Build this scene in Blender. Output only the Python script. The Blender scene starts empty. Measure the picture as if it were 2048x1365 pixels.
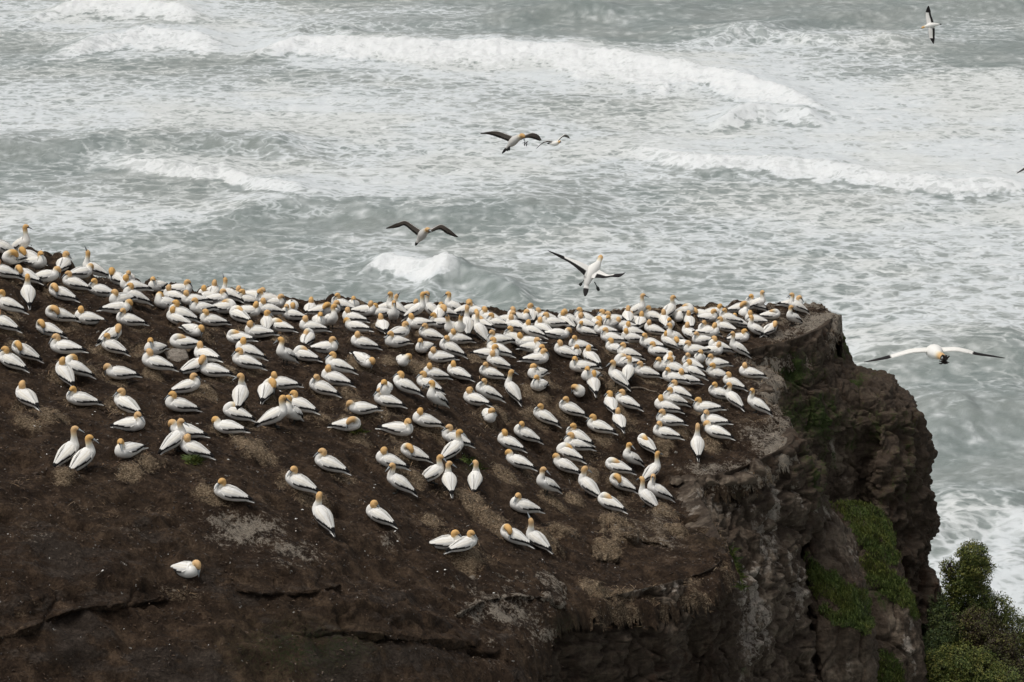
import bpy, math, random
import numpy as np
R = math.radians
scene = bpy.context.scene

# ------------------------------------------------------------------ camera, sky, sun, exposure
CAM_H = 55.0                      # metres above the sea
PITCH = R(13.6)
cam_data = bpy.data.cameras.new("camera")
cam_data.lens = 100.0; cam_data.sensor_width = 36.0; cam_data.sensor_fit = 'HORIZONTAL'
cam_data.clip_start = 1.0; cam_data.clip_end = 20000.0
cam = bpy.data.objects.new("camera", cam_data)
scene.collection.objects.link(cam)
cam.location = (0, 0, CAM_H)
cam.rotation_euler = (R(90) - PITCH, 0, 0)
scene.camera = cam

SUN_EL, SUN_AZ = R(66), R(-118)    # a veiled sun, high, to the left and a little behind the viewer
world = bpy.data.worlds.new("World"); scene.world = world
world.use_nodes = True
wn = world.node_tree.nodes; wl = world.node_tree.links
wn.clear()
w_out = wn.new('ShaderNodeOutputWorld'); w_bg = wn.new('ShaderNodeBackground')
w_sky = wn.new('ShaderNodeTexSky'); w_sky.sky_type = 'NISHITA'
w_sky.sun_disc = False; w_sky.sun_elevation = SUN_EL; w_sky.sun_rotation = SUN_AZ
w_sky.air_density = 1.0; w_sky.dust_density = 6.0; w_sky.ozone_density = 1.0; w_sky.altitude = 50
w_hs = wn.new('ShaderNodeHueSaturation'); w_hs.inputs['Saturation'].default_value = 0.22   # cloud cover greys the sky
wl.new(w_sky.outputs[0], w_hs.inputs['Color']); wl.new(w_hs.outputs[0], w_bg.inputs['Color'])
w_bg.inputs['Strength'].default_value = 0.12
wl.new(w_bg.outputs[0], w_out.inputs['Surface'])

sun_data = bpy.data.lights.new("sun", 'SUN')
sun_data.energy = 1.25; sun_data.angle = R(25); sun_data.color = (1.0, 0.96, 0.9)
sun = bpy.data.objects.new("sun", sun_data); scene.collection.objects.link(sun)
sun.location = (0, 0, 90)
sun.rotation_euler = (R(90) - SUN_EL, 0, -SUN_AZ + R(180) - R(180))
import mathutils
_d = mathutils.Vector((math.sin(SUN_AZ) * math.cos(SUN_EL), math.cos(SUN_AZ) * math.cos(SUN_EL), math.sin(SUN_EL)))
sun.rotation_euler = _d.to_track_quat('Z', 'Y').to_euler()

scene.view_settings.view_transform = 'Standard'
scene.view_settings.look = 'None'
scene.view_settings.exposure = -0.08
scene.view_settings.gamma = 1.0
scene.render.engine = 'CYCLES'
scene.cycles.use_denoising = True
scene.cycles.max_bounces = 5
scene.cycles.diffuse_bounces = 3

# ------------------------------------------------------------------ helpers
FPX = 2048 * 100.0 / 36.0
CP, SP = math.cos(PITCH), math.sin(PITCH)
def ray(px, py):
    u = (np.asarray(px, float) - 1024) / FPX; v = (np.asarray(py, float) - 682.5) / FPX
    return u, CP - v * SP, -SP - v * CP
def at(px, py, Y):
    """the point of the place seen at (px, py) in the photo, Y metres ahead of the viewer"""
    dx, dy, dz = ray(px, py)
    t = np.asarray(Y, float) / dy
    return np.stack([dx * t, dy * t, CAM_H + dz * t], -1)
def project(P):
    P = np.asarray(P, float)
    x = P[..., 0]; y = P[..., 1]; z = P[..., 2] - CAM_H
    d = y * CP - z * SP; up = y * SP + z * CP
    return 1024 + FPX * x / d, 682.5 - FPX * up / d

def _h(ix, iy, iz, seed):
    h = (ix * 374761393 + iy * 668265263 + iz * 2147483647 * 3 + seed * 974634777) & 0xFFFFFFFF
    h = ((h ^ (h >> 13)) * 1274126177) & 0xFFFFFFFF
    h = ((h ^ (h >> 15)) * 2246822519) & 0xFFFFFFFF
    return h ^ (h >> 16)
def noise(x, y, z=0.0, seed=0):
    """gradient noise about -1..1"""
    x, y, z = np.broadcast_arrays(np.asarray(x, float), np.asarray(y, float), np.asarray(z, float))
    xi = np.floor(x).astype(np.int64); yi = np.floor(y).astype(np.int64); zi = np.floor(z).astype(np.int64)
    fx, fy, fz = x - xi, y - yi, z - zi
    w = lambda t: t * t * t * (t * (t * 6 - 15) + 10)
    u, v, s = w(fx), w(fy), w(fz)
    def g(a, b, c):
        h = _h(xi + a, yi + b, zi + c, seed)
        gx = (h & 1023) / 511.5 - 1; gy = ((h >> 10) & 1023) / 511.5 - 1; gz = ((h >> 20) & 1023) / 511.5 - 1
        return gx * (fx - a) + gy * (fy - b) + gz * (fz - c)
    l = lambda a, b, t: a + (b - a) * t
    return 1.3 * l(l(l(g(0,0,0), g(1,0,0), u), l(g(0,1,0), g(1,1,0), u), v),
             l(l(g(0,0,1), g(1,0,1), u), l(g(0,1,1), g(1,1,1), u), v), s)
def fbm(x, y, z=0.0, o=4, seed=0, gain=0.5):
    r = 0; a = 1.0; f = 1.0
    for i in range(o):
        r = r + a * noise(x * f, y * f, np.asarray(z) * f, seed + i * 17); a *= gain; f *= 2.03
    return r
def ridged(x, y, z=0.0, o=4, seed=0):
    r = 0; a = 1.0; f = 1.0
    for i in range(o):
        r = r + a * (1 - 2 * np.abs(noise(x * f, y * f, np.asarray(z) * f, seed + i * 13))); a *= 0.5; f *= 2.05
    return r
def smooth(a, b, x):
    t = np.clip((x - a) / (b - a), 0, 1); return t * t * (3 - 2 * t)

def mesh_np(name, V, F, mat=None, smooth_shade=True, attrs=None, col=None):
    V = np.asarray(V, np.float32).reshape(-1, 3); F = np.asarray(F, np.int32)
    me = bpy.data.meshes.new(name)
    me.vertices.add(len(V)); me.vertices.foreach_set('co', V.ravel())
    n = F.shape[1]
    me.loops.add(F.size); me.loops.foreach_set('vertex_index', F.ravel())
    me.polygons.add(len(F)); me.polygons.foreach_set('loop_start', np.arange(0, F.size, n, dtype=np.int32))
    if smooth_shade: me.polygons.foreach_set('use_smooth', np.ones(len(F), bool))
    me.update(calc_edges=True); me.validate()
    for k, a in (attrs or {}).items():
        at_ = me.attributes.new(k, 'FLOAT', 'POINT'); at_.data.foreach_set('value', np.asarray(a, np.float32).ravel())
    if col is not None:
        c = me.color_attributes.new('Col', 'FLOAT_COLOR', 'POINT')
        c.data.foreach_set('color', np.asarray(col, np.float32).ravel())
    if mat: me.materials.append(mat)
    return me
def grid_faces(nr, nc, keep=None):
    i = np.arange(nr * nc).reshape(nr, nc)
    q = np.stack([i[:-1, :-1], i[:-1, 1:], i[1:, 1:], i[1:, :-1]], -1)
    if keep is not None: q = q[keep]
    return q.reshape(-1, 4)
def obj(name, me, parent=None, loc=None, rot=None, **props):
    o = bpy.data.objects.new(name, me); scene.collection.objects.link(o)
    if parent: o.parent = parent
    if loc is not None: o.location = loc
    if rot is not None: o.rotation_euler = rot
    for k, v in props.items(): o[k] = v
    return o
def empty(name, loc, rot=(0, 0, 0), label=None, category=None, group=None):
    o = bpy.data.objects.new(name, None); scene.collection.objects.link(o)
    o.empty_display_size = 0.2; o.location = loc; o.rotation_euler = rot
    if label: o['label'] = label
    if category: o['category'] = category
    if group: o['group'] = group
    return o

# ------------------------------------------------------------------ materials
class NT:
    def __init__(s, name):
        s.m = bpy.data.materials.new(name); s.m.use_nodes = True
        s.t = s.m.node_tree; s.t.nodes.clear()
        s.out = s.t.nodes.new('ShaderNodeOutputMaterial')
        s.b = s.t.nodes.new('ShaderNodeBsdfPrincipled'); s.t.links.new(s.b.outputs[0], s.out.inputs['Surface'])
        s.tc = s.t.nodes.new('ShaderNodeTexCoord').outputs['Object']
    def n(s, typ, **k):
        x = s.t.nodes.new(typ)
        for a, v in k.items(): setattr(x, a, v)
        return x
    def l(s, a, b): s.t.links.new(a, b)
    def setv(s, sock, v):
        if hasattr(v, 'is_output') or isinstance(v, bpy.types.NodeSocket): s.l(v, sock)
        else: sock.default_value = v
    def map(s, scale=(1, 1, 1), rot=(0, 0, 0), src=None):
        m = s.n('ShaderNodeMapping'); s.l(src or s.tc, m.inputs['Vector'])
        m.inputs['Scale'].default_value = scale; m.inputs['Rotation'].default_value = rot
        return m.outputs[0]
    def noise(s, scale, detail=4, rough=0.55, vec=None, dist=0.0):
        x = s.n('ShaderNodeTexNoise'); s.l(vec or s.tc, x.inputs['Vector'])
        x.inputs['Scale'].default_value = scale; x.inputs['Detail'].default_value = detail
        x.inputs['Roughness'].default_value = rough; x.inputs['Distortion'].default_value = dist
        return x.outputs['Fac']
    def voro(s, scale, vec=None, feature='F1', rnd=1.0):
        x = s.n('ShaderNodeTexVoronoi', feature=feature); s.l(vec or s.tc, x.inputs['Vector'])
        x.inputs['Scale'].default_value = scale; x.inputs['Randomness'].default_value = rnd
        return x.outputs['Distance']
    def ramp(s, fac, stops, interp='LINEAR'):
        x = s.n('ShaderNodeValToRGB'); s.l(fac, x.inputs[0]); e = x.color_ramp.elements; x.color_ramp.interpolation = interp
        while len(e) < len(stops): e.new(0.5)
        for el, (p, c) in zip(e, stops):
            el.position = p; el.color = (c, c, c, 1) if isinstance(c, (int, float)) else (*c, 1)
        return x.outputs['Color']
    def mix(s, fac, a, b, blend='MIX'):
        x = s.n('ShaderNodeMix', data_type='RGBA', blend_type=blend)
        s.setv(x.inputs[0], fac)
        for i, v in ((6, a), (7, b)):
            if isinstance(v, tuple): v = (*v, 1) if len(v) == 3 else v
            s.setv(x.inputs[i], v)
        return x.outputs[2]
    def math(s, op, a, b=0.0, c=None, clamp=False):
        x = s.n('ShaderNodeMath', operation=op, use_clamp=clamp)
        s.setv(x.inputs[0], a); s.setv(x.inputs[1], b)
        if c is not None: s.setv(x.inputs[2], c)
        return x.outputs[0]
    def mrange(s, v, a, b, c=0.0, d=1.0, smoothst=True):
        x = s.n('ShaderNodeMapRange'); x.interpolation_type = 'SMOOTHSTEP' if smoothst else 'LINEAR'
        for i, q in enumerate((v, a, b, c, d)): s.setv(x.inputs[i], q)
        return x.outputs[0]
    def attr(s, name, out='Fac'):
        x = s.n('ShaderNodeAttribute'); x.attribute_name = name; return x.outputs[out]
    def bump(s, h, strength=0.5, dist=0.05, normal=None):
        x = s.n('ShaderNodeBump'); s.l(h, x.inputs['Height'])
        x.inputs['Strength'].default_value = strength; x.inputs['Distance'].default_value = dist
        if normal: s.l(normal, x.inputs['Normal'])
        return x.outputs[0]
    def done(s, color, rough=0.9, normal=None, spec=0.3):
        s.setv(s.b.inputs['Base Color'], (*color, 1) if isinstance(color, tuple) else color)
        s.setv(s.b.inputs['Roughness'], rough); s.b.inputs['Specular IOR Level'].default_value = spec
        if normal: s.l(normal, s.b.inputs['Normal'])
        return s.m

def mat_earth():
    s = NT('earth')
    big = s.noise(0.55, 5); mid = s.noise(3.2, 6, 0.62); fine = s.noise(17, 6, 0.7); grit = s.noise(60, 3, 0.7)
    base = s.ramp(s.math('MULTIPLY_ADD', mid, 0.6, s.math('MULTIPLY', fine, 0.4)),
                  [(0.34, (0.0150, 0.0095, 0.0060)), (0.5, (0.052, 0.0335, 0.0208)), (0.64, (0.130, 0.087, 0.055))])
    base = s.mix(s.mrange(big, 0.42, 0.62), base, s.mix(1.0, base, (0.86, 0.84, 0.84), 'MULTIPLY'))
    # old nest matter and dry straw trodden into the ground
    st = s.attr('straw')
    stripe = s.noise(26, 4, 0.75, s.map((1.0, 1.0, 2.2), (0.2, 0.3, 0.5)))
    stm = s.mrange(s.math('MULTIPLY_ADD', s.math('SUBTRACT', s.math('MULTIPLY_ADD', fine, 0.4, s.math('MULTIPLY_ADD', stripe, 0.35, s.math('MULTIPLY', mid, 0.25))), 0.5), 3.6, st), 0.38, 1.25)
    stm = s.math('MULTIPLY', stm, s.mrange(st, 0.04, 0.2, 0.0, 1.0))
    strawc = s.ramp(stripe, [(0.32, (0.085, 0.058, 0.035)), (0.52, (0.30, 0.222, 0.142)), (0.68, (0.56, 0.45, 0.31))])
    c = s.mix(stm, base, strawc)
    sn = s.attr('stone')
    bed = s.noise(1.0, 7, 0.72, s.map((0.9, 3.0, 5.0), (0.25, 0.1, 0.15)))
    c = s.mix(s.mrange(s.math('MULTIPLY_ADD', s.math('SUBTRACT', bed, 0.5), 3.0, sn), 0.35, 0.9), c, s.ramp(s.math('MULTIPLY_ADD', bed, 0.55, s.math('MULTIPLY', fine, 0.45)), [(0.34, (0.017, 0.0125, 0.0092)), (0.52, (0.052, 0.039, 0.0300)), (0.68, (0.125, 0.097, 0.076))]))
    gu = s.attr('guano')
    gm = s.mrange(s.math('MULTIPLY_ADD', s.math('SUBTRACT', s.math('MULTIPLY_ADD', fine, 0.55, s.math('MULTIPLY', mid, 0.45)), 0.5), 4.5, gu), 0.45, 0.95)
    gm = s.math('MULTIPLY', gm, s.mrange(gu, 0.04, 0.2))
    c = s.mix(gm, c, s.ramp(grit, [(0.35, (0.17, 0.142, 0.11)), (0.65, (0.46, 0.405, 0.33))]))
    # single white splashes
    sp = s.mrange(s.noise(9, 2, 0.5, s.map((1, 1, 1.0), (0, 0, 0.4))), 0.705, 0.74)
    c = s.mix(s.math('MULTIPLY', sp, s.mrange(grit, 0.45, 0.6)), c, (0.5, 0.48, 0.44))
    mo = s.attr('moss')
    c = s.mix(s.math('MULTIPLY', mo, s.mrange(fine, 0.42, 0.6)), c, s.ramp(grit, [(0.3, (0.010, 0.017, 0.005)), (0.7, (0.035, 0.052, 0.014))]))
    hgt = s.math('ADD', s.math('MULTIPLY_ADD', s.math('MULTIPLY', bed, sn), 0.9, s.math('MULTIPLY', mid, 0.9)), s.math('MULTIPLY_ADD', fine, 0.5, s.math('MULTIPLY', grit, 0.18)))
    hgt = s.math('ADD', hgt, s.math('MULTIPLY', s.math('MULTIPLY', stripe, st), 0.25))
    return s.done(c, 0.95, s.bump(hgt, 1.0, 0.20), 0.15)

def mat_rock():
    s = NT('rock')
    big = s.noise(0.45, 5); mid = s.noise(2.3, 6, 0.65); fine = s.noise(11, 6, 0.7); grit = s.noise(48, 3, 0.7)
    strata = s.noise(1.0, 6, 0.7, s.map((0.5, 0.5, 5.0), (0.12, 0.08, 0)))
    streak = s.noise(1.0, 5, 0.6, s.map((3.2, 3.2, 0.35)))
    v = s.math('ADD', s.math('MULTIPLY', mid, 0.4), s.math('MULTIPLY_ADD', strata, 0.3, s.math('MULTIPLY', fine, 0.3)))
    base = s.ramp(v, [(0.32, (0.024, 0.0168, 0.0120)), (0.5, (0.070, 0.051, 0.036)), (0.66, (0.155, 0.116, 0.083))])
    base = s.mix(s.mrange(streak, 0.5, 0.68), base, s.mix(1.0, base, (0.86, 0.72, 0.66), 'MULTIPLY'))
    pale = s.attr('pale')
    c = s.mix(s.math('MULTIPLY', pale, s.mrange(s.math('MULTIPLY_ADD', streak, 0.6, s.math('MULTIPLY', mid, 0.4)), 0.43, 0.6)), base,
              s.ramp(v, [(0.35, (0.12, 0.095, 0.072)), (0.62, (0.30, 0.245, 0.185))]))
    gu = s.attr('guano')
    gm = s.mrange(s.math('MULTIPLY_ADD', s.math('SUBTRACT', s.math('MULTIPLY_ADD', streak, 0.6, s.math('MULTIPLY', fine, 0.4)), 0.5), 4.5, gu), 0.42, 0.80)
    gm = s.math('MULTIPLY', gm, s.mrange(gu, 0.04, 0.2))
    c = s.mix(gm, c, s.ramp(grit, [(0.3, (0.20, 0.17, 0.14)), (0.7, (0.45, 0.40, 0.34))]))
    mo = s.attr('moss')
    mm = s.mrange(s.math('MULTIPLY_ADD', s.math('SUBTRACT', s.math('MULTIPLY_ADD', fine, 0.4, s.math('MULTIPLY_ADD', mid, 0.3, s.math('MULTIPLY', streak, 0.3))), 0.5), 4.0, mo), 0.40, 0.95)
    mm = s.math('MULTIPLY', mm, s.mrange(mo, 0.04, 0.2))
    c = s.mix(mm, c, s.ramp(grit, [(0.3, (0.016, 0.026, 0.006)), (0.7, (0.060, 0.085, 0.020))]))
    vo = s.voro(2.6, s.mix(0.25, s.tc, s.n('ShaderNodeTexNoise').outputs['Color'], 'ADD'))
    h = s.math('ADD', s.math('MULTIPLY', mid, 1.0), s.math('MULTIPLY_ADD', fine, 0.6, s.math('MULTIPLY', strata, 0.9)))
    h = s.math('ADD', h, s.math('MULTIPLY', grit, 0.15))
    return s.done(c, 0.9, s.bump(h, 0.95, 0.14), 0.2)

def mat_sea():
    s = NT('sea_water')
    foam = s.attr('foam'); churn = s.attr('churn')
    p2 = s.map((1, 1, 0.3))
    w = s.n('ShaderNodeTexNoise'); s.l(p2, w.inputs['Vector']); w.inputs['Scale'].default_value = 0.5; w.inputs['Detail'].default_value = 4
    warp = s.n('ShaderNodeVectorMath', operation='MULTIPLY_ADD'); s.l(w.outputs['Color'], warp.inputs[0])
    warp.inputs[1].default_value = (2.6, 2.6, 0); s.l(p2, warp.inputs[2])
    wv = warp.outputs[0]
    # lace: cell walls of drifting foam at two sizes, soft patches, wind streaks and fine bubbles
    l1 = s.voro(0.36, wv, 'DISTANCE_TO_EDGE'); l2 = s.voro(1.0, wv, 'DISTANCE_TO_EDGE')
    a1 = s.mrange(l1, 0.0, 0.26, 1.0, 0.0); a2 = s.mrange(l2, 0.0, 0.30, 1.0, 0.0)
    pat = s.noise(0.25, 9, 0.70, s.map((0.48, 1.7, 0.3), (0, 0, 0.12)), 0.8)
    pat2 = s.noise(0.85, 8, 0.68, s.map((0.42, 1.7, 0.3), (0, 0, -0.08)), 0.7)
    pat3 = s.noise(4.0, 5, 0.7, s.map((0.6, 1.4, 0.3)))
    lace = s.math('ADD', s.math('MULTIPLY', a1, 0.27), s.math('MULTIPLY', a2, 0.24))
    field = s.math('ADD', s.math('MULTIPLY_ADD', pat, 0.70, s.math('MULTIPLY_ADD', pat2, 0.46, s.math('MULTIPLY', pat3, 0.13))), lace)
    thr = s.math('MULTIPLY_ADD', foam, -0.74, 1.26)
    cover = s.mrange(s.math('SUBTRACT', field, thr), -0.27, 0.33)
    cover = s.math('MAXIMUM', cover, s.math('MULTIPLY', churn, s.mrange(s.math('MULTIPLY_ADD', pat3, 0.4, s.math('MULTIPLY', pat2, 0.6)), 0.12, 0.42)), clamp=True)
    water = s.mix(s.mrange(s.noise(0.06, 4), 0.4, 0.6), (0.190, 0.224, 0.210), (0.228, 0.254, 0.236))
    foamc = s.mix(s.mrange(s.noise(0.04, 3), 0.45, 0.6), (0.595, 0.628, 0.637), (0.595, 0.615, 0.60))
    foamc = s.mix(churn, foamc, (0.765, 0.78, 0.775))
    c = s.mix(cover, water, foamc)
    rough = s.mrange(cover, 0.0, 0.5, 0.30, 0.9)
    hh = s.math('ADD', s.math('MULTIPLY', s.noise(0.9, 5, 0.6, s.map((0.8, 1.6, 1))), 0.7),
                s.math('MULTIPLY_ADD', s.noise(3.4, 4, 0.6, s.map((0.8, 1.5, 1))), 0.25, s.math('MULTIPLY', cover, 0.12)))
    hh = s.math('ADD', hh, s.math('MULTIPLY', s.math('MULTIPLY', churn, s.noise(1.1, 7, 0.75)), 1.5))
    s.done(c, rough, s.bump(hh, 0.42, 0.45), 0.4)
    s.b.inputs['IOR'].default_value = 1.33
    return s.m

def mat_col(name, rough=0.8, bump=0.0, spec=0.25, var=0.0, scale=40):
    s = NT(name)
    c = s.attr('Col', 'Color')
    if var:
        oi = s.n('ShaderNodeObjectInfo').outputs['Random']
        hs = s.n('ShaderNodeHueSaturation'); s.l(c, hs.inputs['Color'])
        s.l(s.mrange(oi, 0, 1, 0.92, 1.10, False), hs.inputs['Saturation']); s.l(s.mrange(s.math('FRACT', s.math('MULTIPLY', oi, 7.31)), 0, 1, 0.94, 1.03, False), hs.inputs['Value'])
        c = hs.outputs[0]
        c = s.mix(s.mrange(s.noise(scale, 3), 0.35, 0.65, 0.0, var), c, s.mix(1.0, c, (0.62, 0.60, 0.56), 'MULTIPLY'))
    nrm = s.bump(s.noise(scale * 2, 3, 0.6, s.map((0.4, 1, 1))), bump, 0.01) if bump else None
    return s.done(c, rough, nrm, spec)
def mat_leaf(name, cols, scale=1.2):
    s = NT(name)
    g = s.n('ShaderNodeNewGeometry')
    rnd = g.outputs['Random Per Island']
    c = s.ramp(rnd, cols)
    c = s.mix(s.mrange(s.noise(scale, 3), 0.35, 0.65, 0.0, 0.75), c, s.mix(1.0, c, (1.25, 0.95, 0.75), 'MULTIPLY'))
    return s.done(c, 0.6, None, 0.3)
def mat_plain(name, col, rough=0.8, var=(0.6, 0.6, 0.6), scale=8):
    s = NT(name)
    return s.done(s.mix(s.mrange(s.noise(scale, 4), 0.35, 0.65), col, s.mix(1.0, col, var, 'MULTIPLY')), rough,
                  s.bump(s.noise(scale * 3, 4), 0.4, 0.02), 0.2)
M_EARTH, M_ROCK, M_SEA = mat_earth(), mat_rock(), mat_sea()
M_PLUME = mat_col('plumage', 0.85, 0.25, 0.15, 0.10, 30)
M_BILL = mat_col('bill_horn', 0.45, 0, 0.4)
M_LEG = mat_plain('dark_webbed_skin', (0.03, 0.034, 0.03), 0.6)
# ------------------------------------------------------------------ where each gannet sits: read off the photo crop by crop
# x, y of the ground under the bird (crop pixels, 5.1125 per photo pixel), then pose.body[.head]
# poses: S resting, T standing, A upright, P preening, Z asleep, D head bowed, K bill to the sky
# directions as seen: l left, r right, f towards the viewer, b away
BIRDS = [
((0, 440), """230,350,A.r 120,490,P.lf.f 370,500,S.rf 290,430,P.l.f 650,515,S.b.r 930,555,K.l 830,605,D.rb 250,620,P.l.f 10,580,S.l
285,850,T.b 490,640,D.r 630,760,S.l 745,700,S.l 610,805,P.l.f 1010,775,S.l 1195,660,P.lb.l 1310,655,S.f 1390,710,T.rb.r 1600,735,S.lf.f
1350,830,S.l 1345,735,S.l.r 1220,870,S.lf.l 1215,960,D.r 1300,1075,S.l 50,925,S.l 15,1100,S.l 580,1030,P.l.f 480,1175,P.l.f 885,1065,S.l.b 15,380,T.l"""),
((0, 640), """225,370,P.l.f 655,345,S.l 1135,320,S.l 1140,215,P.rb.r 1575,365,S.lf.f 1575,500,S.l 95,485,S.l 650,610,S.lb.b 745,545,P.l.b 1210,605,D.l
265,885,S.lb.b 810,870,S.l 1275,925,S.lb.l 1355,1140,S.r"""),
((0, 840), """705,440,A.rb.r 870,510,T.rb.r 1310,385,S.lf.f"""),
((300, 540), """235,325,S.l.b 305,255,S.r 440,360,S.l.r 150,405,P.lf.b 590,325,S.l.b 515,450,S.lf 640,280,S.b 690,350,S.r
745,290,S.f 860,330,S.r 800,300,K.l 765,450,Z.r 1020,315,S.l 1070,315,S.r 980,355,S.l 1190,350,S.l 1000,480,S.r.b 1200,460,S.l.b 620,575,S.l
900,520,Z.lb 1260,380,S.r 270,560,S.l.b 300,500,S.l 440,680,D.rf 1100,690,S.l.r 1200,620,S.b.r 1325,630,Z.l 1440,510,S.l.f 1450,430,D.f
1500,400,S.r 1590,420,S.b 1640,450,S.b 1720,440,S.b 1760,470,P.r.f 1945,400,S.l 1640,640,S.l.r 1725,580,S.f 1830,450,S.r 1850,605,T.rf.r
905,750,Z.l 980,880,S.l.b 960,1000,S.l 1380,965,T.lf.l 1570,920,Z.l 1620,760,Z.b 1800,850,S.r 330,805,Z.l 565,935,S.lb.b 475,1060,P.rb.r
625,1090,D.l 1900,1035,S.l"""),
((300, 700), """1340,400,S.l.b 1180,490,P.b.r 1870,350,S.l.b 1740,440,S.l 925,560,T.b.l 400,430,S.r 280,625,S.l 860,700,Z.l
1280,785,T.r 1450,755,T.lf.l 1520,640,S.l 350,900,D.l 270,1060,T.rb.r 430,1080,S.l.b 790,880,D.l 1810,1225,S.l"""),
((400, 900), """280,505,S.l 995,395,S.l 1240,790,T.lb.b 1805,725,S.lb.r"""),
((660, 560), """240,310,S.f 360,370,S.r.b 290,420,P.l.r 230,440,S.l.b 260,540,D.l 320,700,S.l.b 520,380,S.l 665,370,T.l 600,330,K.r
650,450,T.f 540,525,S.b 705,590,S.rb.r 665,690,S.lf 335,880,D.rf 735,880,P.f.r 840,350,S.r.b 890,390,A.r 1030,385,A.l 1160,370,S.l 1260,360,T.l
840,480,S.l.b 1110,405,P.b.r 1395,360,S.r 1480,370,S.l 1400,540,A.b 1530,600,A.lb 1240,540,K.f 1320,540,K.f 1500,460,S.b 900,500,S.l.b
1010,610,S.l 1120,490,S.l 1300,650,S.l.b 1210,745,S.l 960,760,S.lf 1120,865,S.l.r 1295,1000,S.lb.b 1050,1010,S.l.b 985,1120,S.l
1620,440,S.l 1690,490,S.l 1555,495,Z.lb 1810,460,S.r 1900,430,S.l 1890,520,S.lb.b 1860,645,S.l 1710,665,S.l 1700,760,S.l 1610,810,S.r
1690,885,S.l.b 1620,1000,S.l 1850,1210,A.lb.r"""),
((660, 760), """560,155,S.f 740,135,S.l 565,265,S.l 310,350,D.l 1075,290,T.lf.l 1580,175,S.l 1475,265,S.lb.r 1615,430,S.f.r 190,520,P.r.l
950,470,S.l.r 700,565,S.r 1250,645,S.l 1970,600,S.l 1810,690,S.l 580,885,S.l.r 825,800,P.l.f 1260,810,T.rb.r 1900,890,D.l 1050,1085,T.rb.r
1220,1130,T.b.r 1480,1115,T.b 690,1150,T.l"""),
((860, 900), """930,635,S.l 185,1010,S.r 360,1020,S.rb.r 830,940,P.l.f 1075,965,K.lb 1180,450,T.lf.r"""),
((1000, 560), """215,430,S.b 250,445,S.f 310,400,S.b.r 430,560,S.lb.b 440,420,S.l 310,570,S.l.b 525,480,S.l 550,470,S.r 660,490,S.lb.b
720,420,S.r 690,440,S.l 850,430,S.l 860,490,S.l.r 960,500,P.b.r 865,570,S.l 590,610,D.r 1030,420,S.b 1080,450,S.l 1200,420,S.r 1165,450,S.l
1120,500,S.lf 1300,420,S.b 1370,460,S.l 1260,520,S.l.b 1390,560,S.l.r 1440,480,S.b 1410,380,A.r 1545,430,S.l 1590,400,S.b 1060,565,S.l
1130,640,S.l 1330,640,S.l.b 1340,570,S.l.b 1170,750,S.l 1290,800,S.l 280,690,S.l.b 340,740,S.rf 650,780,S.l 800,720,S.l 760,800,S.f
830,940,S.l 920,850,S.lb.b 380,860,S.r 405,795,S.f 370,1010,S.lf.r 390,1140,S.lf 1190,1080,T.lb.l 1310,1025,T.b.l 1275,890,Z.l 1470,990,S.l
910,1030,S.lf.f 940,1130,S.b 800,1190,P.f.b 1610,785,S.l 1530,700,S.l 1560,560,S.l.b"""),
((1000, 760), """430,420,S.l 700,340,S.l 1270,270,S.l 1125,330,S.b 1210,460,S.b 1000,530,S.l 770,620,S.l 760,710,S.l 670,800,Z.l
640,925,D.l 1480,690,Z.lb 1330,885,T.lf.r 1180,935,Z.l 1210,1105,P.l.f 890,1180,T.lb.r 1100,1310,Z.lb 1500,1290,A.lb 1560,1050,A.rb 1600,1230,T.l"""),
((1300, 560), """195,390,T.rb.r 280,420,Z.f 365,360,Z.r 485,350,T.r 510,395,P.l.f 655,370,S.r 790,430,S.l 590,430,S.r 150,460,S.b 190,530,S.f
400,480,S.b 400,600,S.lb.b 570,560,S.l 90,560,S.l 240,660,T.lf.l 185,695,S.lb.b 335,710,P.lb.f 600,620,S.r.b 640,580,S.b 530,680,S.l
755,520,S.l 880,500,S.l 930,480,S.f 930,330,P.r.f 1050,300,S.l 1100,335,T.r 970,390,Z.f 1090,450,S.l.b 1075,580,T.l 1060,490,S.l.b 920,640,S.r
1230,560,P.rb.f 1245,400,Z.r 1490,340,T.l 1460,290,S.r 1460,460,T.lf.r 890,770,A.l 440,720,S.lf.l 450,765,S.l 685,730,S.l 640,780,S.r.b
195,860,Z.b 410,900,S.l 500,850,S.f 665,900,S.l 665,1010,S.l 120,950,S.lf 235,950,S.l 350,1065,S.l.b 410,975,S.l 225,1050,S.l 270,1190,S.l
1010,1000,S.l.b 690,1205,S.l 830,1095,S.l 840,1295,T.lb.l 1085,1360,T.l 215,1270,S.l 145,1345,S.l.b"""),
((1300, 740), """570,440,S.l 640,570,S.l 660,690,D.l 480,850,A.b 175,570,S.l 140,700,S.l"""),
]
bird_list = []
for (ox, oy), txt in BIRDS:
    for tok in txt.split():
        a, b, c = tok.split(',')
        c = c.split('.')
        bird_list.append((ox + float(a) / 5.1125, oy + float(b) / 5.1125, c[0], c[1], c[2] if len(c) > 2 else c[1]))
# where two bodies would fill the same spot the hindmost, unseen one is left out
def thin(L, dmin):
    out = []
    for b in sorted(L, key=lambda q: -q[1]):
        if all(math.hypot(b[0] - c[0], (b[1] - c[1]) * 1.3) > dmin for c in out): out.append(b)
    return out
bird_list = thin(bird_list, 13.0)
# the lone bird low on the dark slope
bird_list.append((376, 1157, 'D', 'fr', 'fr'))

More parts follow.
